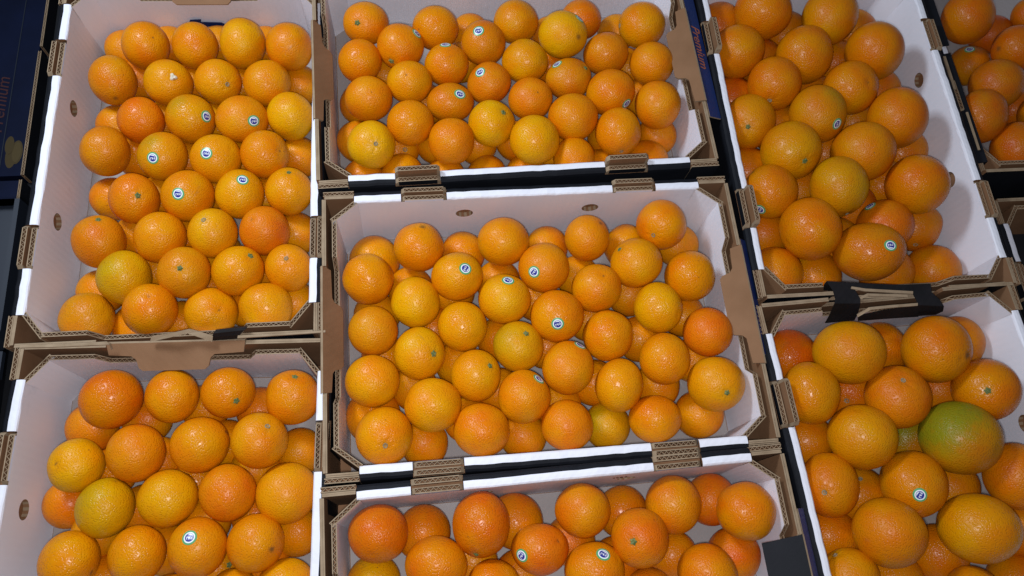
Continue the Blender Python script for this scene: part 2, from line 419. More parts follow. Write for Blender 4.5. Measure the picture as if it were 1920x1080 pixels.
# torn near end of the upper left crate: loose liner and one turn of tape
strip(L_, 'torn_liner', [((-52.02, -0.29, -0.60), (-51.69, 0.27, -0.10)), ((-49.30, -0.12, 0.20), (-49.10, 0.36, 0.50)), ((-46.99, 0.25, 0.40), (-46.78, 0.66, 0.70)), ((-45.71, -0.25, 0.10), (-45.42, 0.40, 0.30)), ((-44.13, -0.80, -0.60), (-43.98, -0.12, -0.20))], 0.3, EDGE, KRAFT, EDGE)
strip(L_, 'tape', [((-44.56, -0.40, -1.60), (-41.27, -0.32, -1.60)), ((-44.20, -0.16, -0.50), (-40.59, -0.10, -0.50)), ((-43.84, 0.14, 0.10), (-39.92, 0.33, 0.10)), ((-43.48, 0.59, 0.25), (-39.55, 0.71, 0.25)), ((-43.25, 0.91, -0.60), (-39.83, 1.14, -0.60)), ((-43.67, 1.48, -2.60), (-40.33, 1.72, -2.60))], 0.06, TAPE)
strip(L_, 'torn_liner', [((-40.71, -0.77, 0.30), (-40.66, -0.41, 0.30)), ((-35.60, -0.75, 0.35), (-35.61, -0.46, 0.35)), ((-29.43, -0.67, 0.25), (-29.42, -0.38, 0.25))], 0.3, EDGE, KRAFT, EDGE)
strip(L_, 'torn_liner', [((-67.54, -0.29, 0.20), (-67.60, 0.14, 0.20)), ((-62.23, -0.51, 0.25), (-62.27, -0.15, 0.25)), ((-56.76, -0.54, 0.10), (-57.09, -0.12, 0.20)), ((-56.54, -1.00, -0.60), (-56.75, -0.21, -0.30))], 0.3, EDGE, KRAFT, EDGE)
# taped joint between the two crates of large oranges
strip(R_, 'tape', [((41.98, 1.91, -2.20), (45.93, 1.43, -2.20)), ((41.21, 2.13, -0.20), (45.27, 1.73, -0.20)), ((41.35, 2.43, 0.50), (44.81, 1.99, 0.50)), ((41.89, 0.89, 0.60), (45.23, 0.70, 0.60)), ((41.85, -0.36, 0.70), (45.58, -0.58, 0.70)), ((41.65, -1.03, 0.60), (45.46, -1.26, 0.60)), ((41.80, -1.99, -1.60), (46.11, -2.10, -1.60)), ((41.56, -2.83, -3.00), (46.13, -2.70, -3.00))], 0.07, TAPE)
strip(R_, 'tape', [((44.81, 1.99, 0.50), (44.94, 1.15, 0.30)), ((48.50, 1.63, 0.45), (48.29, 0.55, 0.30)), ((52.53, 1.25, 0.40), (52.29, 0.08, 0.25)), ((56.74, 1.13, 0.50), (56.48, -0.76, 0.30))], 0.07, TAPE)
strip(R_, 'tape', [((54.64, 1.67, -1.50), (58.29, 1.46, -1.50)), ((53.51, 1.19, 0.40), (56.99, 1.12, 0.50)), ((53.66, -0.06, 0.65), (56.66, -0.24, 0.65)), ((53.94, -1.24, 0.70), (57.50, -1.45, 0.70)), ((54.03, -2.02, 0.60), (57.93, -2.42, 0.60)), ((54.74, -2.57, -0.80), (58.58, -2.80, -0.80)), ((55.36, -2.88, -2.20), (58.40, -2.82, -2.20))], 0.07, TAPE)
strip(Q_, 'tape', [((45.14, -2.79, -0.30), (45.82, -3.22, -1.60)), ((49.14, -2.35, 0.30), (50.18, -3.16, -1.60)), ((54.15, -2.08, 0.50), (55.30, -3.09, -1.80))], 0.07, TAPE)
for pts in ([((44.59, 1.01, 0.75), (44.75, 1.32, 0.75)), ((46.49, 0.45, 0.85), (46.68, 0.85, 0.85)), ((53.64, -0.36, 0.80), (53.76, 0.04, 0.80))],
            [((45.73, -0.64, 0.40), (45.65, -0.31, 0.40)), ((46.94, -0.22, 0.60), (46.89, 0.19, 0.60)), ((52.77, -0.76, 0.70), (52.88, -0.36, 0.70))],
            [((45.14, -3.00, -0.40), (45.04, -2.66, -0.20)), ((46.62, -2.35, 0.75), (46.49, -1.94, 0.75)), ((49.53, -2.22, 0.80), (49.64, -1.83, 0.80)), ((53.86, -2.16, 0.80), (53.97, -1.76, 0.80))]):
    strip(Q_ if pts[0][0][1] < -1 else R_, 'torn_liner', pts, 0.2, EDGE, KRAFT, EDGE)
# slot in the far end of the upper left crate, its blue printed lip bent up
mb = MB(); pl = [(-52.88, 57.35, -9.24), (-52.36, 57.35, -8.07), (-50.54, 57.35, -7.98), (-50.73, 57.35, -8.63), (-47.53, 57.35, -8.84), (-46.67, 57.35, -9.53), (-47.77, 57.35, -9.77), (-52.28, 57.35, -9.52)]
mb.sheet(pl, (0, -1, 0), 0.12, BLUE, BLUE, BLUE); mb.face([(-51.49, 57.42, -9.76), (-47.37, 57.42, -9.86), (-48.29, 57.42, -12.02), (-52.13, 57.42, -11.92)], KRAFT); on(L_, 'hand_slot', mb)
# black board wrapped over the near side of the dim crate, stamped marks on white board
W_ = CR['W']
strip(W_, 'rim_wrap', [((72.2, y, -2.6), (74.6, y, -2.0)) for y in (22, 34, 43)], 0.2, BLACK)
strip(W_, 'rim_wrap', [((74.6, y, -2.0), (75.4, y, -6.5)) for y in (22, 34, 43)], 0.2, BLACK)
strip(W_, 'rim_wrap', [((71.9, y, -2.4), (74.8, y, -1.9)) for y in (44.5, 60, 78)], 0.2, BLACK)
strip(W_, 'torn_liner', [((73.4, 24, -1.6), (73.7, 24, -1.6)), ((73.4, 31, -1.5), (73.7, 31, -1.5))], 0.2, EDGE)
strip(W_, 'torn_liner', [((72.6, 35.5, -1.6), (73.1, 35.5, -1.6)), ((72.7, 42, -1.5), (73.1, 42, -1.5))], 0.2, EDGE)
mb = MB()
mb.face([(6.49, -22.57, 0.47), (6.78, -22.57, 0.44), (6.56, -22.57, 1.45), (6.30, -22.57, 1.40)], STAMP); mb.face([(6.91, -22.57, 0.46), (7.25, -22.57, 0.52), (6.98, -22.57, 1.74), (6.66, -22.57, 1.61)], STAMP)
mb.face([(7.40, -22.57, 0.47), (7.80, -22.57, 0.55), (7.51, -22.57, 1.83), (7.14, -22.57, 1.62)], STAMP); mb.face([(8.00, -22.57, 0.58), (8.34, -22.57, 0.64), (8.04, -22.57, 1.93), (7.72, -22.57, 1.80)], STAMP)
on(B_, 'stamped_mark', mb)
# blue printed ends that hang out of the folded handles
def printed_end(root, v0, v1, u1, word=None, z1=-1.1):
    mb = MB()
    mb.sheet([(30.15, v0, -0.2), (u1, v0, z1), (u1, v1, z1), (30.15, v1, -0.2)], (0.4, 0, 0.9), 0.25, BLUE, KRAFT, EDGE)
    o = mb.build('printed_end', root)
    if word:
        cu = bpy.data.curves.new('lettering', 'FONT'); cu.body = word; cu.size = 2.3 * S; cu.shear = 0.25; cu.align_x = 'CENTER'; cu.align_y = 'CENTER'; cu.extrude = 0.01 * S
        cu.materials.append(REDINK)
        t = link('lettering', as_mesh(cu), o)
        ux, uz = u1 - 30.15, z1 + 0.2; ln = math.hypot(ux, uz)
        dn = Vector((ux / ln, 0, uz / ln)); along = Vector((0, -1, 0)); nr = Vector((-uz / ln, 0, ux / ln))
        # text runs along the end (towards the viewer), letters stand up the slope
        X, Y = along, -dn if (-dn).cross(along).dot(nr) < 0 else dn
        Y = nr.cross(X)
        M = Matrix((X, Y, nr)).transposed().to_4x4(); M.translation = (Vector((30.15, (v0 + v1) / 2 + 1.0, -0.2)) + dn * ln * 0.47 + nr * 0.03) * S
        t.matrix_local = M
printed_end(T_, -11.5, 13, 32.25, 'Premium')
printed_end(Cc, -7.5, 10, 31.25)
printed_end(B_, -9, 12, 31.3)

# ------------------------------------------------------------------ dark stacks beyond the left row
def carton(label, y0, y1, z1, x1, art):
    o = empty('printed_carton', (x1 - 17, (y0 + y1) / 2, z1 - 20 + 16.5), 0); tag(o, label, 'carton', 'dark printed cartons left of the crates')
    w, h = 17.0, (y1 - y0) / 2
    mb = MB(); mb.box(-w, w - 0.7, -h, h, 0.6, 3.4, [KRAFT, NAVY, NAVY, NAVY, NAVY, NAVY]); mb.build('carton_body', o)
    rnd = random.Random(int(y0))
    mb = MB(); fluted(mb, (w, -h), (w, -h * 0.2), 0.6, 3.7, 3.9, 0.6, BLACK, BLACK, side=1, rnd=rnd); fluted(mb, (w + 0.1, -h * 0.17), (w - 0.2, h), 0.6, 4.0, 3.7, 0.5, BLACK, NAVY, side=1, rnd=rnd, pitch=1.1); mb.build('raw_edge', o)
    mb = MB(); mb.box(w - 4.6, w - 4.45, -h, h, 3.4, 3.5, GREY); mb.build('crease', o)
    if art:
        for k, (x, y, a, b, m) in enumerate(((w - 2.9, -h + 4.2, 1.0, 2.6, LEMON), (w - 2.0, -h + 4.9, 1.05, 2.5, LEMON), (w - 2.0, -h + 4.9, 0.78, 2.1, LEMON2), (w - 3.4, -h + 6.4, 0.8, 1.9, LEMON))):
            mb = MB(); mb.face([(x + a * math.cos(2 * math.pi * i / 24), y + b * math.sin(2 * math.pi * i / 24), 3.43 + 0.02 * k) for i in range(24)], m); mb.build('printed_fruit', o)
        cu = bpy.data.curves.new('lettering', 'FONT'); cu.body = 'Premium'; cu.size = 3.4 * S; cu.shear = 0.25; cu.extrude = 0.01 * S; cu.materials.append(SHADEDINK)
        t = link('lettering', as_mesh(cu), o); t.location = Vector((w - 5.2, -h + 9, 3.45)) * S; t.rotation_euler = (0, 0, math.radians(90))
    return o
carton('dark navy carton printed with yellow fruit, left of the upper left crate', 42.5, 110.0, -31.0, -87.5, True)
carton('plain dark carton with torn brown edge, beside the near half of the left crate', -32.0, 41.5, -31.0, -87.5, False)
o = empty('plastic_tray', (-79.5, 12, -9), 0); tag(o, 'grey plastic tray with rounded corner at the left edge', 'tray')
mb = MB(); base = []
outl = [(-9, -9), (2.0, -9), (3.2, -8.6), (3.9, -7.8), (4.1, -6.5), (4.1, 14), (-9, 14)]
for (x0, y0), (x1, y1) in zip(outl, outl[1:] + outl[:1]): mb.face([(x0, y0, -3), (x1, y1, -3), (x1, y1, 0), (x0, y0, 0)], GREY)
ins = [(-9, -8.2), (1.8, -8.2), (2.7, -7.9), (3.2, -7.3), (3.4, -6.3), (3.4, 14), (-9, 14)]
for (a, b), (c, d) in zip(zip(outl, outl[1:]), zip(ins, ins[1:])):
    mb.face([(*a, 0), (*b, 0), (*d, 0), (*c, 0)], GREY); mb.face([(*c, 0), (*d, 0), (*d, -2.2), (*c, -2.2)], GREY)
mb.face([(*p, -2.2) for p in ins], GREY); mb.build('tray_shell', o)
mb = MB(); mb.box(-9, 4.6, -13.5, -9.6, -1.2, -0.4, GREY); mb.build('tray_lip', o)


# ------------------------------------------------------------------ oranges
TONE = dict(o=(0.66, 0.212, 0.0015), d=(0.60, 0.195, 0.003), y=(0.67, 0.258, 0.0015), Y=(0.69, 0.315, 0.0012), r=(0.65, 0.172, 0.003), dr=(0.62, 0.168, 0.0015), gl=(0.62, 0.225, 0.002), Yg=(0.61, 0.285, 0.002), G=(0.50, 0.20, 0.003))
CRATE_TONE = dict(R=(0.84, 0.73, .5), Q=(0.86, 0.76, .5), W=(0.76, 0.60, .5), B=(0.94, 0.80, .6), T=(1.0, 0.95, .6), C=(1.03, 1.0, .6), M=(0.99, 0.94, .6), L=(1.0, 0.97, .6))   # per crate peel colour; weaker light towards the right is painted in with redder pigment
bm = bmesh.new(); bmesh.ops.create_icosphere(bm, subdivisions=5, radius=1.0)
HI = bpy.data.meshes.new('hi'); bm.to_mesh(HI); bm.free()
bm = bmesh.new(); bmesh.ops.create_icosphere(bm, subdivisions=4, radius=1.0)
LO = bpy.data.meshes.new('lo'); bm.to_mesh(LO); bm.free()
def verts_of(me):
    a = np.empty(len(me.vertices) * 3, np.float32); me.vertices.foreach_get('co', a); a = a.reshape(-1, 3).astype(float)
    return a / np.linalg.norm(a, axis=1, keepdims=True)
for me in (HI, LO):
    me.materials.append(PEEL)
    me.polygons.foreach_set('use_smooth', [True] * len(me.polygons))
DIRS = {HI.name: verts_of(HI), LO.name: verts_of(LO)}

def frame(z):
    z = np.array(z, float); z /= np.linalg.norm(z)
    x = np.cross((0.13, 0.31, 0.94), z)
    if np.linalg.norm(x) < 0.1: x = np.cross((1, 0, 0), z)
    x /= np.linalg.norm(x)
    return np.stack([x, np.cross(z, x), z], 1)

class Peel:
    """shape of one orange: unit directions -> surface points in cm around its centre"""
    def __init__(self, X, r, sx, sy, pole, kind, rg):
        self.r = r; self.rg = rg
        v = CAMP - np.array(X); v /= np.linalg.norm(v)
        a = R3[:, 0] - v * (R3[:, 0] @ v); a /= np.linalg.norm(a); b = np.cross(v, a)
        self.A = np.eye(3) + (sx - 1) * np.outer(a, a) + (sy - 1) * np.outer(b, b)
        self.view, self.a, self.b = v, a, b
        self.F = frame(pole); self.kind = kind
        self.lump = [(rg.normal(size=3), rg.uniform(0, 6.28), rg.uniform(0.004, 0.016) / (1 + i * 0.35)) for i in range(7)]
        self.flat = rg.uniform(-0.035, 0.05); self.nr = rg.integers(5, 9); self.ph = rg.uniform(0, 6.28)
        self.dep = rg.uniform(0.02, 0.05) if kind else 0.03
        self.cre = (rg.uniform(0.020, 0.036) if r > 4.1 or kind == 'n' else rg.uniform(0.010, 0.022)) if kind in ('g', 'n', 'w') else 0.004
    def pos(self, d):
        q = d @ self.F
        ct = np.clip(q[:, 2], -1, 1); an = np.arccos(ct); ph = np.arctan2(q[:, 1], q[:, 0])
        rad = 1.0 - self.flat * (ct ** 2 - 0.4)
        for w, p, k in self.lump: rad = rad + k * np.cos(2.1 * (d @ w) + p)
        wob = np.abs(np.cos(0.5 * (self.nr * 2 * (ph / 2) + self.ph + 0.6 * np.sin(2 * ph)))) ** 3
        rad = rad - self.dep * np.exp(-(an / 0.17) ** 2) - self.cre * wob * np.exp(-((an - 0.20) / 0.17) ** 2)
        bn = math.pi - an
        rad = rad - 0.025 * np.exp(-(bn / 0.12) ** 2)
        return (d * (rad * self.r)[:, None]) @ self.A.T
    def one(self, d):
        return self.pos(np.array([d], float))[0]

def colours(pe, tone, feats, d):
    rg = pe.rg
    base = np.array(TONE[tone]) * np.array(CRATE_TONE.get(pe.crate, (1, 1, 1))) * (1 + rg.uniform(-0.05, 0.05, 3) * np.array([0.4, 1.4, 1]))
    c = np.repeat(base[None], len(d), 0)
    def blend(mask, col): 
        nonlocal c
        m = np.clip(mask, 0, 1)[:, None]; c = c * (1 - m) + np.array(col) * m
    def noise(k, s):
        n = np.zeros(len(d))
        for i in range(k): n += np.cos(d @ rg.normal(size=3) * s * (1 + 0.5 * i) + rg.uniform(0, 6.28)) / k
        return n
    n1 = noise(5, 2.2); n2 = noise(6, 5.0); n3 = noise(9, 13.0)
    # ripening is uneven: yellower and redder sides
    blend(0.35 * np.clip(n1 * 1.6, 0, 1), base * np.array([1.0, 1.18, 1.0])); blend(0.30 * np.clip(-n1 * 1.6, 0, 1), base * np.array([0.98, 0.82, 0.9]))
    if tone in ('Yg', 'gl', 'G'):
        ctr = {'Yg': pe.view * 0.5 - pe.a * 0.75 + pe.b * 0.3, 'gl': pe.view * 0.55 - pe.a * 0.5 + pe.b * 0.65, 'G': pe.view * 0.45 - pe.a * 0.45 + pe.b * 0.75}[tone]
        if tone == 'gl' and pe.X0 > 0: ctr = pe.view * 0.4 + pe.a * 0.6 + pe.b * 0.65
        if tone == 'Yg' and pe.X0 > 40: ctr =  pe.view * 0.5 + pe.a * 0.75 - pe.b * 0.25
        ctr = ctr / np.linalg.norm(ctr)
        dist = np.arccos(np.clip(d @ ctr, -1, 1)) + 0.16 * n2 + 0.22 * n3
        wd = {'Yg': (0.2, 1.15), 'gl': (0.1, 0.75), 'G': (0.75, 1.65)}[tone]
        m = np.clip((wd[1] - dist) / (wd[1] - wd[0]), 0, 1); m = m * m * (3 - 2 * m)
        blend(m * {'Yg': 0.55 if pe.X0 < 40 else 0.4, 'gl': 0.55, 'G': 0.9}[tone], {'Yg': (0.42, 0.29, 0.004), 'gl': (0.36, 0.23, 0.005), 'G': (0.175, 0.185, 0.006)}[tone])
    blend(0.30 * np.clip(n3 * 1.7 - 0.25, 0, 1), base * np.array([0.86, 0.80, 1.0])); blend(0.25 * np.clip(-n3 * 1.7 - 0.2, 0, 1), base * np.array([1.05, 1.22, 1.0]))
    for ft in feats:
        k, n = ft[0], np.array(ft[1:4])
        an = np.arccos(np.clip(d @ n, -1, 1))
        if k == 'b': blend(0.92 * np.clip(1 - (an + 0.06 * n2) / 0.14, 0, 1) ** 0.6, (0.12, 0.055, 0.016))
        if k == 'p': blend(0.95 * np.clip(1.3 - an / 0.055, 0, 1), (0.14, 0.06, 0.015))
        if k in 'gnw': blend(0.45 * np.clip(1 - (an + 0.08 * n2) / 0.26, 0, 1), (0.36, 0.19, 0.012)); blend(0.7 * np.clip(1 - an / 0.09, 0, 1), (0.25, 0.18, 0.03))
    # scuffs and russet streaks on some fruit
    if rg.random() < 0.55:
        s = rg.normal(size=3); s /= np.linalg.norm(s); ax = np.cross(s, rg.normal(size=3)); ax /= np.linalg.norm(ax)
        al = np.arccos(np.clip(d @ s, -1, 1)); off = np.abs(d @ ax + 0.03 * n2)
        blend(0.55 * np.clip(1 - off / rg.uniform(0.02, 0.05), 0, 1) * np.clip(1 - al / 0.55, 0, 1) * np.clip(0.4 + n2 * 2, 0, 1), (0.34, 0.14, 0.03))
    return np.concatenate([np.clip(c, 0, 1), np.ones((len(d), 1))], 1).astype(np.float32)

LET = {  # strokes of the white capitals on the fruit sticker, unit em
    'P': [((-.28, -.5), (-.28, .5)), ((-.28, .44), (.2, .44)), ((.22, .5), (.22, -.02)), ((-.28, .0), (.22, .0))],
    'A': [((-.34, -.5), (0, .5)), ((.34, -.5), (0, .5)), ((-.2, -.16), (.2, -.16))],
    'J': [((.2, .5), (.2, -.42)), ((.2, -.44), (-.26, -.44)), ((-.26, -.5), (-.26, -.15))]}
def sticker(pe, n, rot, parent):
    n = np.array(n, float); n /= np.linalg.norm(n)
    x = pe.a - n * (pe.a @ n); x /= np.linalg.norm(x); y = np.cross(n, x)
    c, s = math.cos(math.radians(rot)), math.sin(math.radians(rot))
    x, y = x * c + y * s, y * c - x * s
    R0 = 0.90
    mb = MB()
    def pt(px, py, lift):
        d = n + (x * px + y * py) / pe.r; d /= np.linalg.norm(d)
        return pe.one(d) + d * lift
    N = 28
    rings = [(0, ST_BLUE), (0.32, ST_BLUE), (0.57, ST_BLUE), (0.58, ST_WHITE), (0.74, ST_WHITE), (0.75, ST_GREEN), (0.98, ST_GREEN), (1.0, ST_GREEN)]
    grid = [[pt(q * R0 * math.cos(2 * math.pi * i / N), q * R0 * math.sin(2 * math.pi * i / N), 0.035 if q < 0.995 else -0.01) for i in range(N)] for q, _ in rings]
    for k in range(len(rings) - 1):
        for i in range(N):
            j = (i + 1) % N
            if k == 0: mb.face([grid[0][0], grid[1][i], grid[1][j]], rings[1][1])
            else: mb.face([grid[k][i], grid[k + 1][i], grid[k + 1][j], grid[k][j]], rings[k + 1][1])
    # white swoosh across the lower left of the blue disc
    m = 8; up_ = [(-.50 + 1.0 * i / m, -.14 - .30 * math.sin(math.pi * (i / m) * 0.5)) for i in range(m + 1)]
    for (u0, w0), (u1, w1) in zip(up_, up_[1:]):
        if u1 > 0.28: break
        l0, l1 = -math.sqrt(max(0, .25 - u0 * u0)), -math.sqrt(max(0, .25 - u1 * u1))
        q = [(u0, min(w0, l0 * .2 - .1) if False else l0), (u1, l1), (u1, max(w1, l1)), (u0, max(w0, l0))]
        mb.face([pt(a * R0, b * R0, 0.043) for a, b in q], ST_WHITE)
    for ci, ch in enumerate('PAJ'):
        for (x0, y0), (x1, y1) in LET[ch]:
            k = 0.31; ox = (-0.29, 0.0, 0.28)[ci]
            p, q = np.array([x0 * k + ox, y0 * k * 1.15 + 0.08]), np.array([x1 * k + ox, y1 * k * 1.15 + 0.08])
            dv = q - p; ln = np.linalg.norm(dv); nn = np.array([-dv[1], dv[0]]) / ln * 0.036
            mb.face([pt(*(w * R0), 0.05) for w in (p - nn, q - nn, q + nn, p + nn)], ST_WHITE)
    mb.build('sticker', parent, True)

def stem(pe, n, kind, parent):
    n = np.array(n, float); n /= np.linalg.norm(n); F = frame(n); rg = pe.rg
    c0 = pe.one(n)
    mb = MB(); k = 20
    m = {'g': STEM, 'n': STEMG, 'w': STEMW}[kind]
    R0 = {'g': rg.uniform(.34, .44), 'n': rg.uniform(.30, .36), 'w': 0.5}[kind]
    lobes = 5 if kind == 'g' else (3 if kind == 'w' else 1)
    ph = rg.uniform(0, 6.28)
    def ring(rad, h, star):
        out = []
        for i in range(k):
            t = 2 * math.pi * i / k
            rr = rad * (1 + (star * math.cos(lobes * t + ph) if lobes > 1 else 0.06 * math.cos(2 * t + ph)))
            p = F @ np.array([rr * math.cos(t), rr * math.sin(t), 0])
            d = (c0 + p) / np.linalg.norm(c0 + p)
            base = pe.one(d)
            out.append(base + n * h)
        return out
    spec = {'g': [(1.0, 0.0, .20), (.85, .06, .20), (.55, .10, .10), (.48, .17, 0), (.25, .14, 0)], 'n': [(1.0, -0.02, 0), (.9, .07, 0), (.62, .05, 0), (.45, -0.03, 0), (.2, .0, 0)], 'w': [(1.0, 0.0, .25), (.8, .16, .3), (.5, .30, .2), (.25, .26, 0)]}[kind]
    rs = [ring(a * R0, h, st) for a, h, st in spec]
    for r0, r1 in zip(rs, rs[1:]):
        for i in range(k): mb.face([r0[i], r0[(i + 1) % k], r1[(i + 1) % k], r1[i]], m)
    mb.face(rs[-1], m)
    mb.build({'g': 'stem', 'n': 'stem_scar', 'w': 'stem'}[kind], parent, kind != 'w')

CN = dict(L='upper left crate', M='lower left crate', T='top middle crate', C='centre crate', B='bottom middle crate', R='upper right crate', Q='lower right crate', W='far right crate')
def make_orange(i, rec):
    k, row, X, Y, Z, r, sx, sy, tone, feats, label = rec
    rg = np.random.default_rng(1000 + i)
    P = (X, Y, Z)
    st = [q for q in feats if q[0] in 'gnw'] or [q for q in feats if q[0] == 'p']
    v = CAMP - np.array(P); v /= np.linalg.norm(v)
    if st: pole = st[0][1:4]; kind = st[0][0]
    else:
        w = rg.normal(size=3); w -= v * (w @ v); w /= np.linalg.norm(w)
        pole = w - v * rg.uniform(0.15, 1.0); kind = ''
    pe = Peel(P, r, sx, sy, pole, kind, rg); pe.X0 = X; pe.crate = k
    src = HI if row else LO
    me = src.copy(); me.name = 'orange'
    d = DIRS[src.name]
    me.vertices.foreach_set('co', (pe.pos(d) * S).astype(np.float32).ravel())
    at = me.attributes.new('peel', 'FLOAT_COLOR', 'POINT')
    at.data.foreach_set('color', colours(pe, tone, feats, d).ravel())
    me.update()
    o = link('orange', me); o.location = Vector(P) * S
    tag(o, label, 'orange', 'oranges in the ' + CN[k])
    for q in feats:
        if q[0] == 's': sticker(pe, q[1:4], q[4], o)
        elif q[0] in 'gnw': stem(pe, q[1:4], q[0], o)
    return o
